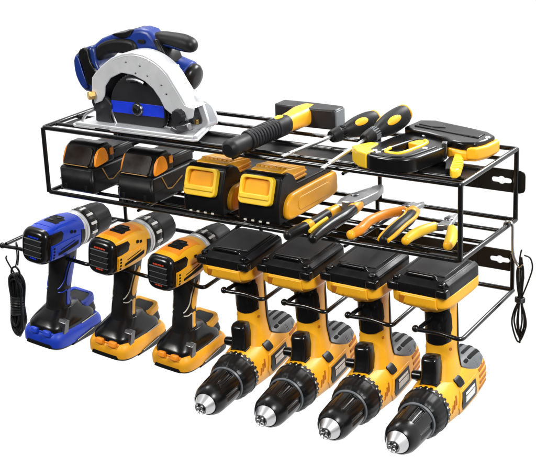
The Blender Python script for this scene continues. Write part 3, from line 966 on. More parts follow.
def yellow_pack(label):
    t = thing('battery_pack', label, 'battery pack', group='yellow-fronted battery packs on the lower shelf')
    bm = NB()
    prism(bm, [(0.003, 0.0), (0.0, 0.004), (0.0005, 0.036), (0.0140, 0.077), (0.022, 0.081), (0.038, 0.081), (0.050, 0.074), (0.060, 0.058), (0.160, 0.056), (0.164, 0.052), (0.164, 0.004), (0.160, 0.0)], -0.0375, 0.0375, 'yz')
    c = link('case', bm, M['black'], t, 0.0055, 3)
    # scooped yellow release grip on the front
    nrm = Matrix.Translation((-0.002, 0.0058, 0.0545)) @ Matrix.Rotation(R(72), 4, 'X')
    bm = ring(NB(), rrect(0, 0.001, 0.060, 0.048, 0.008), rrect(0, 0.0065, 0.050, 0.027, 0.007), -0.004, 0.0082)
    bmesh.ops.transform(bm, matrix=nrm, verts=bm.verts)
    fr = link('release_grip', bm, M['lemon'], t, 0.0016, 3)
    bm = NB()
    prism(bm, rrect(0, 0.0045, 0.052, 0.036, 0.007), -0.004, 0.0018, 'xy')
    bmesh.ops.transform(bm, matrix=nrm @ Matrix.Translation((0, 0, 0.0004)) @ Matrix.Rotation(R(-4), 4, 'X'), verts=bm.verts)
    link('grip_recess', bm, M['scoop'], fr)  # shadow in the scoop put into the amber tone
    bm = NB()
    box(bm, (0, -0.0095, 0.0082), (0.054, 0.0085, 0.0050))
    bmesh.ops.transform(bm, matrix=nrm, verts=bm.verts)
    link('grip_ledge', bm, M['lemon'], fr, 0.0018, 3)
    # ribbed terminal block
    bm = NB()
    prism(bm, [(0.024, 0.072), (0.030, 0.0835), (0.046, 0.0835), (0.095, 0.0765), (0.098, 0.072), (0.098, 0.056), (0.050, 0.056)], -0.029, 0.029, 'yz')
    tb = link('terminal_block', bm, M['yellow'], t, 0.0018)
    bm = NB()
    for k in range(7):
        x = -0.0255 + k * 0.0085
        prism(bm, [(0.040, 0.080), (0.044, 0.0865), (0.098, 0.0785), (0.100, 0.068), (0.096, 0.066)], x - 0.0028, x + 0.0028, 'yz')
    link('terminal_rib', bm, M['yellow'], tb, 0.0008)
    bm = NB()
    for sd in (1, -1):
        for z in (0.061, 0.068):
            box(bm, (sd * 0.0300, 0.072, z), (0.0034, 0.052, 0.0036))
    link('guide_rail', bm, M['amber'], tb, 0.0008)
    # rounded side cheeks
    for sd in (1, -1):
        pl = smooth_poly([(0.020, 0.006), (0.015, 0.026), (0.025, 0.042), (0.050, 0.047), (0.150, 0.047), (0.170, 0.044), (0.173, 0.026), (0.168, 0.008), (0.120, 0.004), (0.060, 0.003)], 4)
        a, b = (0.034, 0.0450) if sd > 0 else (-0.0450, -0.034)
        ck = link('side_cheek', prism(NB(), pl, a, b, 'yz'), M['amber'], t, 0.004, 3)
        pl2 = rrect(0.098, 0.0245, 0.100, 0.0230, 0.009)
        a, b = (0.0440, 0.0457) if sd > 0 else (-0.0457, -0.0440)
        link('cheek_panel', prism(NB(), pl2, a, b, 'yz'), M['amber'], ck, 0.0012)
    bm = NB()
    for k in range(4):
        box(bm, (-0.024 + 0.014 * k, -0.0002, 0.0035), (0.005, 0.002, 0.003))
    link('charge_light', bm, M['tick'], c, 0.0005)
    bm = NB()
    bmesh.ops.create_uvsphere(bm, u_segments=4, v_segments=3, radius=0.001)
    bm.free()
    ringp = [(0.028 + 0.007 * cos(a), 0.172, 0.040 + 0.007 * sin(a)) for a in [2 * pi * k / 20 for k in range(20)]]
    link('pull_ring', tube(NB(), ringp, 0.0018, 8, closed=True), M['brass'], t)
    return t


y1 = yellow_pack('black battery pack with yellow scooped front, between black pack and another yellow-fronted pack')
y1.location, y1.scale = (0.3195, 0.006, SHELF), (1, 1, 0.94)
dup(y1, (0.4240, 0.006, SHELF), 'black battery pack with yellow scooped front and bare amber side, beside the pliers')


# ------------------------------------------------------------------ circular saw on the top shelf
TOP = 0.0038
saw = thing('circular_saw', 'blue and black cordless circular saw with silver blade guard on the top shelf', 'circular saw', (0.18, 0.06, TOP))


def to_saw(bm):
    bmesh.ops.translate(bm, verts=bm.verts, vec=(-0.18, -0.06, -TOP))
    return bm


def sprism(poly, lo, hi, sm=0):
    return prism(NB(), smooth_poly(poly, sm) if sm else poly, lo, hi, 'xz')


# base plate with turned-up edges
bm = NB()
prism(bm, [(0.060, 0.012), (0.300, 0.016), (0.306, 0.022), (0.262, 0.146), (0.254, 0.150), (0.078, 0.150), (0.070, 0.144), (0.050, 0.030), (0.052, 0.018)], 0.0045, 0.0085)
bp = link('base_plate', to_saw(bm), M['alu'], saw, 0.001)
bm = NB()
prism(bm, [(0.062, 0.0120), (0.300, 0.0160), (0.300, 0.0200), (0.062, 0.0160)], 0.0085, 0.0135)
prism(bm, [(0.3005, 0.018), (0.3055, 0.021), (0.2625, 0.144), (0.2575, 0.142)], 0.0085, 0.0150)
link('plate_rim', to_saw(bm), M['alu'], bp, 0.0012)
bm = NB()
box(bm, (0.262, 0.024, 0.0095), (0.020, 0.006, 0.0026))
box(bm, (0.120, 0.0115, 0.0070), (0.030, 0.0020, 0.0020))
link('plate_slot', to_saw(bm), M['dark'], bp, 0.0005)
bm = tube(NB(), fillet([(0.066, 0.026, 0.011), (0.070, 0.030, 0.022), (0.088, 0.034, 0.032)], 0.008), 0.0026, 8)
link('plate_rod', to_saw(bm), M['steel'], bp)
# upper blade guard: front face, rolled rim
outer = [(0.084, 0.040), (0.080, 0.062), (0.083, 0.085), (0.104, 0.105), (0.127, 0.121), (0.150, 0.130), (0.172, 0.134), (0.194, 0.132), (0.214, 0.125), (0.229, 0.116), (0.241, 0.105), (0.253, 0.088), (0.263, 0.074), (0.274, 0.057), (0.288, 0.052),
         (0.284, 0.036), (0.270, 0.030), (0.258, 0.028), (0.243, 0.038), (0.230, 0.046), (0.221, 0.062), (0.209, 0.077), (0.193, 0.088), (0.170, 0.096), (0.146, 0.098), (0.122, 0.087), (0.109, 0.072), (0.106, 0.056), (0.099, 0.046)]
g = link('blade_guard', to_saw(sprism(outer, 0.0400, 0.0440)), M['alu'], saw, 0.0014)
rim = smooth_path([(x, 0.047, z) for x, z in outer[1:15]], 6)
bm = NB()
n0 = len(rim)
va = [bm.verts.new((p.x, 0.0425, p.z)) for p in rim]
vb = [bm.verts.new((p.x, 0.0760, p.z)) for p in rim]
cx, cz = 0.175, 0.05


def inward(p, d):
    v = Vector((p.x - cx, 0, p.z - cz))
    return p - v.normalized() * d


vc = [bm.verts.new((inward(p, 0.003).x, 0.0760, inward(p, 0.003).z)) for p in rim]
vd = [bm.verts.new((inward(p, 0.003).x, 0.0425, inward(p, 0.003).z)) for p in rim]
for i in range(n0 - 1):
    for q, w in ((va, vb), (vb, vc), (vc, vd), (vd, va)):
        bm.faces.new((q[i], q[i + 1], w[i + 1], w[i]))
link('guard_rim', to_saw(bm), M['alu'], g)
bm = tube(NB(), [(p.x, 0.0412, p.z) for p in [inward(q, 0.005) for q in rim[18:]]], 0.0016, 8)
link('guard_bead', to_saw(bm), M['alu'], g)
bm = NB()
for x, z in ((0.158, 0.117), (0.186, 0.113), (0.200, 0.098), (0.227, 0.085), (0.236, 0.071), (0.176, 0.100)):
    bmesh.ops.create_uvsphere(bm, u_segments=12, v_segments=8, radius=0.0016, matrix=Matrix.Translation((x, 0.0400, z)))
link('guard_rivet', to_saw(bm), M['dsteel'], g)
# lower guard and blade
bcx, bcz, brad = 0.1675, 0.0375, 0.0560


def disc(r, y0, y1, n=72, teeth=0):
    b = NB()
    pts = []
    for k in range(n):
        a = 2 * pi * k / n
        rr = r - (0.0022 if teeth and k % 2 else 0)
        pts.append((bcx + rr * cos(a), bcz + rr * sin(a)))
    return prism(b, pts, y0, y1, 'xz')


def clipped(pts, zmin):
    out = []
    for i in range(len(pts)):
        a, b = pts[i], pts[(i + 1) % len(pts)]
        if a[1] >= zmin:
            out.append(a)
        if (a[1] >= zmin) != (b[1] >= zmin):
            t = (zmin - a[1]) / (b[1] - a[1])
            out.append((a[0] + t * (b[0] - a[0]), zmin))
    return out


circ = lambda r, n=96: [(bcx + r * cos(2 * pi * k / n), bcz + r * sin(2 * pi * k / n)) for k in range(n)]
bl = link('saw_blade', to_saw(prism(NB(), clipped([(bcx + (0.0590 if k % 2 else 0.0570) * cos(2 * pi * k / 120), bcz + (0.0590 if k % 2 else 0.0570) * sin(2 * pi * k / 120)) for k in range(120)], 0.0100), 0.0560, 0.0580, 'xz')), M['steel'], saw)
lg = link('lower_guard', to_saw(prism(NB(), clipped(circ(brad), 0.0100), 0.0490, 0.0540, 'xz')), M['graphite'], saw, 0.0012)
band = [(bcx + 0.0545 * cos(a), bcz + 0.0545 * sin(a)) for a in [math.asin(q / 0.0545) for q in (-0.0100, -0.004, 0.004, 0.0100)]]
band += [(2 * bcx - x, z) for x, z in reversed(band)]
link('guard_band', to_saw(prism(NB(), band, 0.0482, 0.0500, 'xz')), M['decal'], lg, 0.0004)
bm = NB()
tube(bm, [(bcx + 0.0555 * cos(a), 0.0488, bcz + 0.0555 * sin(a)) for a in [R(178) + R(38) * k / 16 for k in range(17)]], 0.0022, 8)
link('guard_edge', to_saw(bm), M['steel'], lg)
bm = NB()
lathe(bm, [(-0.0010, 0.0020), (-0.0010, 0.0090), (0.0015, 0.0112), (0.0050, 0.0115)], 48)
bmesh.ops.transform(bm, matrix=Matrix.Translation((bcx + 0.001, 0.0450, bcz - 0.0005)) @ Matrix.Rotation(R(90), 4, 'Z'), verts=bm.verts)
hub = link('arbor_washer', to_saw(bm), M['dsteel'], lg, 0.0005)
bm = lathe(NB(), [(-0.0035, 0.0010), (-0.0035, 0.0055), (0.0012, 0.0062)], 6)
bmesh.ops.transform(bm, matrix=Matrix.Translation((bcx + 0.001, 0.0440, bcz - 0.0005)) @ Matrix.Rotation(R(90), 4, 'Z'), verts=bm.verts)
link('arbor_bolt', to_saw(bm), M['black'], hub, 0.0006)
bm = sprism([(0.095, 0.010), (0.088, 0.030), (0.086, 0.060), (0.098, 0.085), (0.124, 0.100), (0.146, 0.108), (0.170, 0.107), (0.196, 0.098), (0.214, 0.085), (0.226, 0.066), (0.235, 0.050), (0.250, 0.038), (0.262, 0.014), (0.262, 0.010)], 0.0600, 0.0640)
link('guard_backing', to_saw(bm), M['black'], saw, 0.0008)
bm = NB()
tube(bm, [(bcx + 0.0500 * cos(a), 0.0455, bcz + 0.0500 * sin(a)) for a in [R(66) + R(40) * k / 12 for k in range(13)]], 0.0034, 8)
link('guard_lever', to_saw(bm), M['dsteel'], lg)
# dark front bracket with brass nut
bm = sprism([(0.075, 0.058), (0.088, 0.055), (0.107, 0.052), (0.116, 0.040), (0.111, 0.020), (0.116, 0.009), (0.080, 0.009), (0.081, 0.024), (0.074, 0.040)], 0.0440, 0.0520)
br = link('depth_bracket', to_saw(bm), M['graphite'], saw, 0.002)
bm = lathe(NB(), [(-0.005, 0.004), (-0.005, 0.0075), (0.006, 0.0075), (0.006, 0.004)], 6)
bmesh.ops.transform(bm, matrix=Matrix.Translation((0.0815, 0.036, 0.055)) @ Matrix.Rotation(R(60), 4, 'Z'), verts=bm.verts)
link('brass_nut', to_saw(bm), M['brass'], br, 0.0008)
# rear bracket, knob, clamp block
bm = sprism([(0.250, 0.010), (0.252, 0.036), (0.258, 0.058), (0.268, 0.066), (0.279, 0.062), (0.287, 0.044), (0.291, 0.014)], 0.070, 0.0755, 3)
rb = link('bevel_bracket', to_saw(bm), M['alu'], saw, 0.0014)
bm = sprism([(0.256, 0.020), (0.264, 0.056), (0.272, 0.056), (0.279, 0.040), (0.281, 0.020)], 0.0685, 0.0710, 3)
link('bevel_scale', to_saw(bm), M['dsteel'], rb, 0.0006)
bm = sprism([(0.262, 0.010), (0.262, 0.044), (0.270, 0.050), (0.286, 0.040), (0.292, 0.014)], 0.095, 0.100, 3)
link('bracket_plate', to_saw(bm), M['alu'], rb, 0.0012)
bm = lathe(NB(), [(-0.010, 0.005), (-0.010, 0.0100), (-0.007, 0.0115), (0.006, 0.0115), (0.012, 0.008)], 40, lambda x, a: 1 + 0.05 * cos(10 * a))
bmesh.ops.transform(bm, matrix=Matrix.Translation((0.2600, 0.040, 0.0380)) @ Matrix.Rotation(R(90), 4, 'Z'), verts=bm.verts)
link('lock_knob', to_saw(bm), M['graphite'], rb, 0.0008)
bm = NB()
box(bm, (0.270, 0.036, 0.0190), (0.024, 0.012, 0.013), Matrix.Rotation(R(-18), 4, 'Y'))
box(bm, (0.252, 0.036, 0.0150), (0.014, 0.010, 0.008), Matrix.Rotation(R(20), 4, 'Y'))
link('guide_clamp', to_saw(bm), M['dsteel'], rb, 0.0016)
bm = NB()
box(bm, (0.276, 0.062, 0.024), (0.006, 0.006, 0.008))
link('clamp_screw', to_saw(bm), M['brass'], rb, 0.001)
# body: battery foot, arched handle, motor
bm = sprism([(0.020, 0.104), (0.030, 0.117), (0.052, 0.128), (0.064, 0.126), (0.068, 0.100), (0.078, 0.080), (0.074, 0.058), (0.040, 0.050), (0.026, 0.070)], 0.070, 0.128, 3)
sb = link('body_shell', to_saw(bm), M['navy'], saw, 0.006, 3)
bm = sprism([(0.036, 0.118), (0.054, 0.127), (0.060, 0.104), (0.072, 0.084), (0.066, 0.066), (0.050, 0.066), (0.045, 0.090)], 0.064, 0.072, 3)
link('foot_cover', to_saw(bm), M['black'], sb, 0.002)
bm = sprism([(0.026, 0.104), (0.034, 0.112), (0.042, 0.086), (0.050, 0.062), (0.040, 0.058), (0.028, 0.078)], 0.064, 0.071, 3)
link('foot_panel', to_saw(bm), M['saw'], sb, 0.0015)
arch = [(0.040, 0.112), (0.052, 0.127), (0.072, 0.141), (0.099, 0.151), (0.128, 0.156), (0.146, 0.162), (0.158, 0.164), (0.174, 0.161), (0.185, 0.150), (0.198, 0.133), (0.207, 0.121), (0.214, 0.105), (0.216, 0.085), (0.205, 0.072), (0.170, 0.080), (0.150, 0.100),
        (0.146, 0.126), (0.120, 0.128), (0.096, 0.124), (0.074, 0.112), (0.064, 0.100), (0.048, 0.100)]
ah = link('handle_shell', to_saw(sprism(arch, 0.082, 0.116)), M['saw'], saw, 0.007, 3)
bm = sprism([(0.058, 0.113), (0.068, 0.130), (0.086, 0.139), (0.108, 0.144), (0.130, 0.145), (0.146, 0.141), (0.150, 0.126), (0.136, 0.119), (0.110, 0.120), (0.088, 0.116), (0.070, 0.104)], 0.076, 0.122, 3)
link('handle_grip', to_saw(bm), M['rubber'], ah, 0.006, 3)
bm = sprism([(0.100, 0.151), (0.128, 0.1565), (0.143, 0.1615), (0.136, 0.150), (0.118, 0.146)], 0.079, 0.119, 3)
link('lock_off_pad', to_saw(bm), M['black'], ah, 0.002)
bm = NB()
prism(bm, rrect(0.161, 0.143, 0.014, 0.006, 0.002, 3), 0.0785, 0.084, 'xz')
link('shell_notch', to_saw(bm), M['dark'], ah, 0.0006)
bm = sprism([(0.186, 0.146), (0.194, 0.148), (0.208, 0.128), (0.214, 0.108), (0.202, 0.112), (0.196, 0.128)], 0.078, 0.120, 2)
link('motor_seam', to_saw(bm), M['black'], ah, 0.003)
A = Loft('x', [(0.176, 0.100, 0.146, 0.010, 0.010, 2.2), (0.190, 0.100, 0.146, 0.0135, 0.0125, 2.2), (0.210, 0.100, 0.1450, 0.0145, 0.0130, 2.2), (0.232, 0.100, 0.1425, 0.0155, 0.0140, 2.2), (0.246, 0.100, 0.140, 0.0140, 0.0125, 2.2), (0.2545, 0.100, 0.139, 0.009, 0.008, 2.2), (0.2565, 0.100, 0.139, 0.004, 0.004, 2.2)])
ax = link('auxiliary_handle', to_saw(A.mesh(NB(), step=0.003)), M['rubber'], saw)
link('handle_cover', to_saw(A.patch(NB(), 'u', -1, [(0.178, 0.137), (0.178, 0.1425), (0.214, 0.139), (0.240, 0.134), (0.232, 0.1305), (0.205, 0.133)], 0.001)), M['navy'], ax, 0.0004)
mo = lathe(NB(), [(0.0, 0.010), (0.0, 0.0245), (0.030, 0.0255), (0.034, 0.0235)], 48)
bmesh.ops.transform(mo, matrix=Matrix.Translation((0.196, 0.118, 0.093)) @ Matrix.Rotation(R(18), 4, 'Y') @ Matrix.Diagonal((1, 1, 1, 1)), verts=mo.verts)
mt = link('motor', to_saw(mo), M['saw'], saw, 0.002)
mo = lathe(NB(), [(0.033, 0.010), (0.033, 0.0235), (0.040, 0.0235), (0.046, 0.0190), (0.048, 0.010)], 48)
bmesh.ops.transform(mo, matrix=Matrix.Translation((0.196, 0.118, 0.093)) @ Matrix.Rotation(R(18), 4, 'Y'), verts=mo.verts)
link('motor_end', to_saw(mo), M['black'], mt, 0.002)
bm = NB()
box(bm, (0.214, 0.0940, 0.1000), (0.022, 0.002, 0.0035), Matrix.Rotation(R(-32), 4, 'Y'))
link('motor_print', to_saw(bm), M['white'], mt)
bm = sprism([(0.150, 0.070), (0.150, 0.100), (0.200, 0.100), (0.214, 0.072), (0.200, 0.050), (0.160, 0.050)], 0.066, 0.110)
link('gear_case', to_saw(bm), M['black'], saw, 0.003)


# ------------------------------------------------------------------ club hammer
ham = thing('club_hammer', 'short club hammer with square black head, yellow neck and ribbed black grip', 'hammer', (0.412, 0.185, TOP))
bm = NB()
prism(bm, [(0.0575, -0.0165), (0.0605, -0.0125), (0.0605, 0.0125), (0.0575, 0.0165), (0.012, 0.0185), (-0.012, 0.0185), (-0.0525, 0.0165), (-0.0555, 0.0125), (-0.0555, -0.0125), (-0.0525, -0.0165), (-0.012, -0.0185), (0.012, -0.0185)], 0.0, 0.0335)
hh = link('hammer_head', bm, M['graphite'], ham, 0.003)
bm = NB()
box(bm, (0.0600, 0, 0.0168), (0.0030, 0.028, 0.028))
link('lit_striking_face', bm, M['grey'], hh, 0.001)  # lighter grey paints the light falling on this end of the head
NK = Loft('x', [(-0.012, 0, 0.000, 0.017, 0.0150, 3), (0.016, 0, 0.000, 0.0175, 0.0165, 3), (0.045, 0, 0.000, 0.0150, 0.0150, 2.6), (0.075, 0, 0, 0.0140, 0.0140, 2.4)])
GR = Loft('x', [(0.064, 0, 0, 0.0150, 0.0150, 2.3), (0.076, 0, 0, 0.0165, 0.0160, 2.2), (0.100, 0, 0, 0.0135, 0.0135, 2.2), (0.180, 0, 0, 0.0126, 0.0126, 2.2), (0.205, 0, 0, 0.0138, 0.0138, 2.2), (0.218, 0, 0, 0.0142, 0.0142, 2.2), (0.224, 0, 0, 0.0122, 0.0122, 2.2), (0.2265, 0, 0, 0.0090, 0.0090, 2.2)])
HM = Matrix.Translation((0, -0.006, 0.0190)) @ Matrix.Rotation(R(-90.5), 4, 'Z') @ Matrix.Rotation(R(0.5), 4, 'Y')


def hpart(name, bm, m, par, bev=0.0):
    bmesh.ops.transform(bm, matrix=HM, verts=bm.verts)
    return link(name, bm, m, par, bev)


hpart('neck', NK.mesh(NB()), M['amber'], ham, 0.001)
gp = hpart('grip', GR.mesh(NB()), M['rubber'], ham)
bm = NB()
for k in range(11):
    x = 0.094 + k * 0.0076
    tube(bm, [(x + 0.002 * cos(a), 0.0134 * cos(a), 0.0136 * sin(a)) for a in [2 * pi * j / 28 for j in range(28)]], 0.0026, 8, closed=True)
hpart('grip_rib', bm, M['graphite'], gp)
hpart('grip_inlay', GR.patch(NB(), 'v', 1, smooth_poly([(0.078, -0.006), (0.074, 0.000), (0.078, 0.006), (0.090, 0.0035), (0.092, 0.0), (0.090, -0.0035)], 3), 0.001, 0.003), M['lemon'], gp)


# ------------------------------------------------------------------ screwdrivers
def screwdriver(label, tip, end, fer, roll, bolster):
    tip, end = Vector(tip), Vector(end)
    L = (end - tip).length
    t = thing('screwdriver', label, 'screwdriver', tip, (end - tip).to_track_quat('X', 'Z').to_euler(), group='screwdrivers on the top shelf')
    f = L * fer
    bm = tube(NB(), [(0.014, 0, 0), (f + 0.02, 0, 0)], 0.0031, 14)
    sh = link('shaft', bm, M['steel'], t)
    bm = NB()
    prism(bm, [(0.0, -0.0032), (0.0, 0.0032), (0.010, 0.0036), (0.016, 0.0030), (0.016, -0.0030), (0.010, -0.0036)], -0.0012, 0.0012)
    link('blade_tip', bm, M['steel'], sh, 0.0004)
    h = L - f
    lobes = lambda x, a: 1 + 0.05 * cos(3 * a)
    pr = [(0.0, 0.004), (0.0, 0.0085), (0.05, 0.0105), (0.13, 0.0115), (0.17, 0.0115), (0.20, 0.0095), (0.28, 0.0095), (0.40, 0.0135), (0.58, 0.0165), (0.76, 0.0170), (0.90, 0.0150), (0.975, 0.0100), (1.0, 0.0045)]
    pp = smooth_path([(f + a * h, r, 0) for a, r in pr], 4)
    hd = link('handle', lathe(NB(), [(p.x, p.y) for p in pp], 48, lobes), M['rubber'], t)
    bm = NB()
    for k in range(18):
        rot = Matrix.Rotation(2 * pi * k / 18, 4, 'X')
        box(bm, rot @ Vector((f + 0.22 * h, 0, 0.0098)), (0.10 * h, 0.0016, 0.0022), rot)
    link('bolster_rib', bm, M['grey'] if bolster else M['black'], hd)
    # inlays follow the handle: flattened ellipsoids sunk in its flanks
    for s, ang in enumerate((roll, roll + 120, roll + 240)):
        bm = NB()
        m = Matrix.Rotation(R(ang), 4, 'X') @ Matrix.Translation((f + 0.63 * h, 0, 0.0095)) @ Matrix.Rotation(R(2), 4, 'Y') @ Matrix.Diagonal((0.235 * h, 0.0088, 0.0084, 1))
        bmesh.ops.create_uvsphere(bm, u_segments=32, v_segments=20, radius=1.0, matrix=m)
        link('grip_inlay', bm, M['yellow'], hd)
    bm = NB()
    m = Matrix.Translation((f + 0.945 * h, 0.0, 0.0010)) @ Matrix.Diagonal((0.040 * h, 0.0142, 0.0138, 1))
    bmesh.ops.create_uvsphere(bm, u_segments=24, v_segments=14, radius=1.0, matrix=m)
    link('hanging_eye', bm, M['amber'], hd)
    return t


screwdriver('screwdriver beside the hammer head, with thin shaft and black and yellow handle', (0.4765, 0.0, 0.0065), (0.5440, 0.1790, 0.0300), 0.50, -75, False)
screwdriver('screwdriver with thick pale shaft lying across the nose of the staple gun', (0.5632, -0.0293, 0.0065), (0.6040, 0.1640, 0.0500), 0.48, -70, True)


# ------------------------------------------------------------------ staple gun
gun = thing('staple_gun', 'black and yellow hand staple gun with squeeze handle lying flat on the top shelf', 'staple gun', (0.68, 0.09, TOP))


def to_gun(bm):
    bmesh.ops.translate(bm, verts=bm.verts, vec=(-0.68, -0.09, -TOP))
    return bm


hand_o = [(0.606, 0.024), (0.611, 0.014), (0.624, 0.000), (0.650, -0.004), (0.676, -0.001), (0.692, 0.014), (0.699, 0.040), (0.706, 0.078), (0.700, 0.105), (0.678, 0.128), (0.650, 0.140), (0.622, 0.138), (0.612, 0.112), (0.608, 0.080), (0.606, 0.050)]
hand_i = [(0.634, 0.034), (0.638, 0.026), (0.646, 0.022), (0.654, 0.022), (0.661, 0.024), (0.666, 0.034), (0.669, 0.052), (0.673, 0.074), (0.672, 0.090), (0.668, 0.100), (0.660, 0.104), (0.652, 0.102), (0.646, 0.088), (0.641, 0.068), (0.637, 0.050)]
so, si = smooth_poly(hand_o, 4), smooth_poly([(0.6555 + (x - 0.6555) * 1.14, 0.063 + (y - 0.063) * 1.05) for x, y in hand_i], 4)
fr = link('frame', to_gun(ring(NB(), so, si, 0.0045, 0.0265)), M['gloss'], gun, 0.0028, 3)
bm = tube(NB(), smooth_path([(0.636, 0.046, 0.0262), (0.6365, 0.032, 0.0262), (0.642, 0.0235, 0.0262), (0.652, 0.0215, 0.0262), (0.661, 0.0245, 0.0262), (0.666, 0.036, 0.0262), (0.670, 0.058, 0.0262), (0.673, 0.080, 0.0262), (0.671, 0.096, 0.0262), (0.664, 0.103, 0.0262)], 5), 0.0028, 10)
link('handle_liner', to_gun(bm), M['lemon'], gun)
bm = NB()
prism(bm, [(0.644, 0.086), (0.674, 0.078), (0.676, 0.098), (0.666, 0.110), (0.652, 0.106)], 0.0120, 0.0258)
link('handle_wedge', to_gun(bm), M['yellow'], gun, 0.002)
link('frame_ridge', to_gun(prism(NB(), smooth_poly([(0.624, 0.006), (0.650, 0.003), (0.672, 0.005), (0.683, 0.016), (0.690, 0.040), (0.697, 0.075), (0.690, 0.072), (0.682, 0.040), (0.677, 0.020), (0.668, 0.014), (0.630, 0.014)], 3), 0.024, 0.0285)), M['black'], fr, 0.0015)
bm = NB()
prism(bm, [(0.581, 0.028), (0.602, 0.008), (0.620, 0.001), (0.624, 0.018), (0.612, 0.028), (0.611, 0.058), (0.597, 0.058)], 0.0040, 0.0285)
link('nose_cap', to_gun(bm), M['lemon'], gun, 0.0025, 3)
top = [(0.612, 0.138), (0.616, 0.184), (0.640, 0.192), (0.668, 0.184), (0.711, 0.172), (0.740, 0.162), (0.758, 0.146), (0.755, 0.114), (0.748, 0.098), (0.730, 0.092), (0.706, 0.098), (0.694, 0.110), (0.660, 0.122), (0.630, 0.128)]
bo = link('magazine_body', to_gun(prism(NB(), top, 0.0200, 0.0335)), M['gloss'], gun, 0.003)
link('lid_panel', to_gun(prism(NB(), [(0.625, 0.146), (0.628, 0.178), (0.668, 0.174), (0.712, 0.162), (0.742, 0.146), (0.742, 0.122), (0.700, 0.130)], 0.0325, 0.0352)), M['black'], bo, 0.001)
link('lid_panel', to_gun(prism(NB(), [(0.630, 0.152), (0.633, 0.172), (0.660, 0.170), (0.676, 0.150), (0.660, 0.146)], 0.0345, 0.0368)), M['graphite'], bo, 0.001)
low = [(0.697, 0.108), (0.706, 0.094), (0.732, 0.087), (0.752, 0.093), (0.760, 0.112), (0.763, 0.146), (0.742, 0.166), (0.700, 0.160)]
ye = link('striker_housing', to_gun(prism(NB(), low, 0.0060, 0.0215)), M['amber'], gun, 0.0035, 3)
link('striker_cap', to_gun(prism(NB(), [(0.738, 0.087), (0.7535, 0.0915), (0.7625, 0.112), (0.7655, 0.146), (0.757, 0.156), (0.745, 0.130)], 0.0090, 0.0270)), M['amber'], ye, 0.003, 3)
bm = NB()
prism(bm, [(0.716, 0.096), (0.728, 0.094), (0.742, 0.070), (0.757, 0.028), (0.757, 0.016), (0.750, 0.012), (0.742, 0.024), (0.728, 0.064)], 0.0030, 0.0160)
lv = link('squeeze_lever', to_gun(bm), M['lemon'], gun, 0.0025, 3)
bm = NB()
for k in range(6):
    q = k / 5
    box(bm, (0.7365 + 0.0150 * q, 0.066 - 0.040 * q, 0.0162), (0.012, 0.0022, 0.0016), Matrix.Rotation(R(15), 4, 'Z'))
link('lever_rib', to_gun(bm), M['yellow'], lv, 0.0004)
bm = NB()
prism(bm, [(0.712, 0.090), (0.718, 0.090), (0.740, 0.030), (0.733, 0.028), (0.716, 0.066)], 0.0035, 0.0120)
link('lever_spring', to_gun(bm), M['black'], gun, 0.001)
bm = NB()
for x, y, z in ((0.622, 0.024, 0.0268), (0.634, 0.012, 0.0285), (0.652, 0.126, 0.0268), (0.686, 0.058, 0.0286), (0.752, 0.132, 0.0336)):
    lt = lathe(NB(), [(-0.001, 0.004), (0.0006, 0.004), (0.0014, 0.0028)], 20)
    bmesh.ops.transform(lt, matrix=Matrix.Translation((x, y, z)) @ Matrix.Rotation(R(-90), 4, 'Y'), verts=lt.verts)
    me = bpy.data.meshes.new('tmp')
    lt.to_mesh(me)
    lt.free()
    bm.from_mesh(me)
    bpy.data.meshes.remove(me)
link('frame_screw', to_gun(bm), M['steel'], gun)
bm = NB()
box(bm, (0.7030, 0.0890, 0.0200), (0.008, 0.012, 0.024), Matrix.Rotation(R(20), 4, 'Z'))
link('latch_bracket', to_gun(bm), M['dsteel'], gun, 0.001)


# ------------------------------------------------------------------ pliers on the lower shelf
PZ = SHELF


def pliers(label, origin, jaws, handles, jawmat, pivot):
    """handles: (centre line [(x, y, z, r)], main material, insert list [(from, to, material, grow)])"""
    t = thing('pliers', label, 'pliers', (origin[0], origin[1], PZ))
    off = Vector((-origin[0], -origin[1], 0))
    for poly, z0, z1 in jaws:
        bm = prism(NB(), poly, z0, z1)
        bmesh.ops.translate(bm, verts=bm.verts, vec=off)
        link('jaw', bm, jawmat, t, 0.0015, 2)
    for path, m, ins in handles:
        pts = smooth_path([(x, y, z) for x, y, z, r in path], 8)
        rs = smooth_path([(r, 0, 0) for x, y, z, r in path], 8)
        n = len(pts)

        def band(a, b, grow):
            i0, i1 = int(a * (n - 1)), int(b * (n - 1))
            q = pts[i0:i1 + 1]
            rr = [rs[i].x + grow for i in range(i0, i1 + 1)]
            b_ = NB()
            q = [p + off for p in q]
            d0, d1 = (q[0] - q[1]).normalized(), (q[-1] - q[-2]).normalized()
            r0, r1 = rr[0], rr[-1]
            e0 = [(q[0] + d0 * r0 * 0.55 * sin(f), r0 * cos(f)) for f in (R(82), R(62), R(42), R(21))]
            e1 = [(q[-1] + d1 * r1 * 0.55 * sin(f), r1 * cos(f)) for f in (R(21), R(42), R(62), R(82))]
            qq = [p for p, r in e0] + q + [p for p, r in e1]
            ra = [0.90 * r for r in [r for p, r in e0] + rr + [r for p, r in e1]]
            tube(b_, qq, 1.0, 20, rfun=lambda s: ra[min(len(ra) - 1, int(round(s * (len(ra) - 1))))])
            return b_
        h = link('handle', band(0, 1, 0), m, t)
        for nm, a, b, mm, grow in ins:
            link(nm, band(a, b, grow), mm, h)
    bm = lathe(NB(), [(-0.002, 0.007), (0.0010, 0.007), (0.0022, 0.005)], 24)
    bmesh.ops.transform(bm, matrix=Matrix.Translation(Vector(pivot) + off) @ Matrix.Rotation(R(-90), 4, 'Y'), verts=bm.verts)
    link('pivot', bm, M['dsteel'], t, 0.0005)
    return t


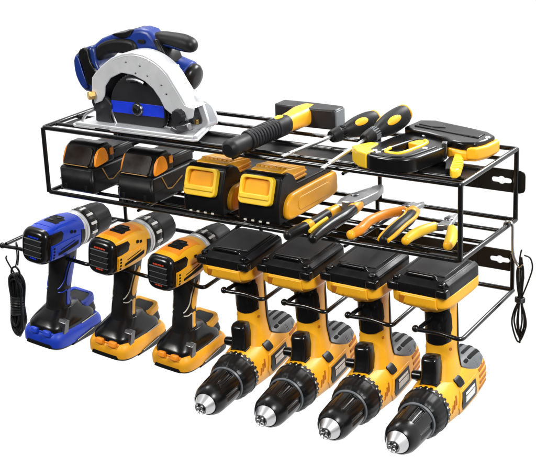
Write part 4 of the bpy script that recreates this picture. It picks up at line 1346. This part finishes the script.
pliers('slip joint pliers with grey jaws and black and yellow handles, nearest the battery packs', (0.535, 0.10),
       [([(0.516, 0.088), (0.508, 0.118), (0.512, 0.150), (0.521, 0.184), (0.529, 0.199), (0.536, 0.198), (0.535, 0.160), (0.540, 0.120), (0.537, 0.090)], 0.006, 0.020),
        ([(0.528, 0.086), (0.526, 0.120), (0.537, 0.152), (0.534, 0.176), (0.542, 0.194), (0.549, 0.186), (0.557, 0.152), (0.554, 0.116), (0.548, 0.090)], 0.014, 0.027)],
       [([(0.514, -0.052, 0.012, 0.0085), (0.517, -0.020, 0.012, 0.0100), (0.518, 0.020, 0.011, 0.0100), (0.516, 0.060, 0.011, 0.0090), (0.519, 0.100, 0.011, 0.0080)], M['black'],
         [('collar', 0.80, 1.0, M['amber'], 0.0012), ('grip_band', 0.36, 0.41, M['yellow'], 0.0010)]),
        ([(0.556, -0.050, 0.012, 0.0085), (0.552, -0.020, 0.013, 0.0100), (0.550, 0.020, 0.014, 0.0105), (0.551, 0.060, 0.016, 0.0100), (0.546, 0.108, 0.017, 0.0085)], M['gloss'],
         [('collar', 0.90, 1.0, M['amber'], 0.0012)])],
       M['jaw'], (0.532, 0.122, 0.0275))
# yellow inlay on the near handle, a part of that handle
ob = [o for o in COL.objects if o.name.startswith('handle') and o.parent and o.parent.name == 'pliers'][-1]
bm = tube(NB(), smooth_path([(0.5455 - 0.535, -0.040 - 0.10, 0.0200), (0.5440 - 0.535, -0.015 - 0.10, 0.0222), (0.5430 - 0.535, 0.015 - 0.10, 0.0232)], 6), 0.0028, 10)
link('grip_inlay', bm, M['lemon'], ob)

pliers('cutting pliers with one orange handle and one black handle edged in yellow', (0.622, 0.11),
       [([(0.604, 0.110), (0.602, 0.132), (0.607, 0.150), (0.613, 0.166), (0.618, 0.164), (0.618, 0.140), (0.624, 0.112)], 0.006, 0.015),
        ([(0.612, 0.112), (0.616, 0.140), (0.622, 0.148), (0.631, 0.166), (0.635, 0.160), (0.633, 0.138), (0.635, 0.112)], 0.010, 0.018)],
       [([(0.594, -0.004, 0.010, 0.0075), (0.597, 0.020, 0.011, 0.0088), (0.592, 0.060, 0.012, 0.0085), (0.600, 0.095, 0.013, 0.0082), (0.620, 0.122, 0.014, 0.0080)], M['orange'],
         [('handle_end', 0.0, 0.05, M['amber'], 0.0006)]),
        ([(0.651, -0.006, 0.011, 0.0085), (0.649, 0.020, 0.013, 0.0100), (0.648, 0.052, 0.015, 0.0108), (0.646, 0.086, 0.016, 0.0105), (0.634, 0.122, 0.015, 0.0085)], M['black'],
         [('collar', 0.90, 1.0, M['amber'], 0.0016)])],
       M['steel'], (0.620, 0.128, 0.020))
ob = [o for o in COL.objects if o.name.startswith('handle') and o.parent and o.parent.name.startswith('pliers') and 'end' not in o.name][-1]
for dx in (-0.0095, 0.0095):
    bm = tube(NB(), smooth_path([(0.651 + dx * 0.75 - 0.622, -0.008 - 0.11, 0.0120), (0.6505 + dx - 0.622, 0.010 - 0.11, 0.0150), (0.648 + dx - 0.622, 0.050 - 0.11, 0.0180), (0.645 + dx - 0.622, 0.090 - 0.11, 0.0185), (0.633 + dx - 0.622, 0.124 - 0.11, 0.0165)], 6), 0.0030, 10)
    link('grip_edge', bm, M['yellow'], ob)

pliers('small pliers with two short yellow handles and bright jaws, behind the front right post', (0.702, 0.08),
       [([(0.690, 0.074), (0.694, 0.104), (0.688, 0.132), (0.692, 0.138), (0.700, 0.110), (0.706, 0.080)], 0.006, 0.014),
        ([(0.696, 0.074), (0.699, 0.104), (0.700, 0.132), (0.705, 0.134), (0.711, 0.106), (0.718, 0.076)], 0.010, 0.018)],
       [([(0.679, 0.008, 0.010, 0.0072), (0.678, 0.030, 0.011, 0.0085), (0.683, 0.055, 0.012, 0.0090), (0.691, 0.080, 0.012, 0.0078)], M['lemon'],
         [('handle_end', 0.0, 0.05, M['yellow'], 0.0002)]),
        ([(0.744, 0.014, 0.011, 0.0080), (0.739, 0.034, 0.012, 0.0100), (0.730, 0.058, 0.013, 0.0095), (0.720, 0.078, 0.013, 0.0075)], M['lemon'],
         [('handle_end', 0.0, 0.05, M['yellow'], 0.0002)])],
       M['steel'], (0.703, 0.104, 0.0185))


# ------------------------------------------------------------------ hook and cord bundles
hk = thing('wire_hook', 'bright bent wire hook hung on the right side rail of the lower shelf', 'hook', (0.772, 0.170, -H))
bm = NB()
tube(bm, smooth_path([(-0.0075, 0.000, -0.004), (-0.006, 0.000, 0.0040), (0.000, 0.000, 0.0064), (0.0055, 0.000, 0.0030), (0.0065, 0.000, -0.010), (0.0068, 0.000, -0.034), (0.0090, 0.000, -0.048), (0.0150, 0.000, -0.060), (0.0200, 0.000, -0.063), (0.0245, 0.000, -0.058)], 5), 0.0023, 10)
link('hook_wire', bm, M['hook'], hk)

rb_ = thing('cable_bundle', 'thin black cable tied in a loose looped bundle, hanging at the right end', 'cable', (0.7935, 0.170, -0.178))
bm = NB()
for dx, dz, w in ((0.000, 0.0, 0.010), (0.002, -0.006, 0.0065), (-0.001, -0.012, 0.013), (0.001, 0.006, 0.0035)):
    pts = [(0, 0.002 * w, -0.052)]
    pts = [(0.001 + dx * 0.3, dx, -0.052), (w * 0.75 + dx, 0.001, -0.078), (w * 0.95 + dx, 0, -0.098 + dz * 0.5), (dx, -0.001, -0.122 + dz), (-w * 0.95 + dx, 0, -0.098 + dz * 0.5), (-w * 0.75 + dx, -0.001, -0.078), (-0.001 + dx * 0.3, -dx, -0.052)]
    tube(bm, smooth_path(pts, 8), 0.0016, 8)
    pts = [(0.001 + dx * 0.3, dx, -0.052), (w * 0.35 + dx, 0.001, -0.02), (w * 0.5 + dx, 0, 0.006 + dz), (w * 0.1 + dx, -0.001, 0.024 + dz), (-w * 0.4 + dx, 0, 0.004), (-w * 0.3 + dx, -0.001, -0.024), (-0.001 + dx * 0.3, -dx, -0.052)]
    tube(bm, smooth_path(pts, 8), 0.0016, 8)
tube(bm, smooth_path([(0.002, 0, -0.05), (0.014, 0, -0.015), (0.021, 0, 0.012), (0.017, 0, 0.030), (0.006, 0, 0.034)], 8), 0.0014, 8)
tube(bm, smooth_path([(0.0, 0, -0.05), (-0.004, 0, -0.010), (-0.002, 0, 0.026), (0.001, 0, 0.044)], 8), 0.0014, 8)
tube(bm, smooth_path([(0.001, 0, -0.11), (0.002, 0, -0.124), (0.001, 0, -0.136)], 8), 0.0017, 8)
link('cable_loop', bm, M['cord'], rb_)
bm = tube(NB(), [(0.0075 * cos(a), 0.0055 * sin(a), -0.052 + 0.0008 * k) for k in range(-4, 5) for a in [2 * pi * j / 16 for j in range(16)]], 0.0018, 8)
link('cable_tie', bm, M['cord'], rb_)
rb_.scale = (0.9, 0.9, 0.86)
rb_.location = (0.7925, 0.170, -0.186)

lb_ = thing('cable_bundle', 'black cable coiled in a thick hank, hanging from the leftmost hook', 'cable', (-0.1120, 0.0115, TIP_Z))
bm = NB()
tube(bm, smooth_path([(0.0060, -0.004, -0.036), (0.0105, -0.002, -0.018), (0.0095, 0.000, 0.0060), (0.0070, 0.004, 0.0070), (0.0075, 0.006, -0.012), (0.004, 0.004, -0.036)], 8), 0.0013, 8)
tube(bm, smooth_path([(-0.002, 0, -0.052), (-0.012, 0, -0.038), (-0.019, 0, -0.026), (-0.017, 0, -0.020)], 8), 0.0014, 8)
tube(bm, smooth_path([(-0.010, 0, -0.058), (-0.008, 0, -0.044), (0.002, 0, -0.038), (0.010, 0, -0.046), (0.010, 0, -0.060)], 8), 0.0018, 8)
link('hanging_loop', bm, M['cord'], lb_)
bm = NB()
rnd = random.Random(3)
for k in range(11):
    w = 0.0035 + 0.0105 * rnd.random()
    dx, dy = rnd.uniform(-0.003, 0.003), rnd.uniform(-0.006, 0.006)
    z0, z1 = -0.055 + rnd.uniform(-0.006, 0.004), -0.166 + rnd.uniform(-0.010, 0.012)
    zm = (z0 + z1) / 2
    pts = [(dx, dy, z0), (dx + w, dy, z0 - 0.014), (dx + w * 0.75, dy * 0.8, zm + rnd.uniform(-0.01, 0.01)), (dx + w - 0.001, dy, z1 + 0.016), (dx - 0.001, dy, z1), (dx - w, dy, z1 + 0.016), (dx - w * 0.75, dy * 0.8, zm + rnd.uniform(-0.01, 0.01)), (dx - w, dy, z0 - 0.014)]
    lean = [(x + (z + 0.055) * 0.06, y, z) for x, y, z in pts]
    tube(bm, smooth_path(lean, 8, True), 0.0023, 8, closed=True)
link('cable_coil', bm, M['cord'], lb_)
bm = NB()
for k in range(9):
    z = -0.096 - 0.0042 * k
    tube(bm, [(0.0125 * cos(a) + (z + 0.055) * 0.06, 0.0085 * sin(a), z + 0.0012 * sin(a + k)) for a in [2 * pi * j / 22 for j in range(22)]], 0.0023, 8, closed=True)
link('cable_wrap', bm, M['cord'], lb_)
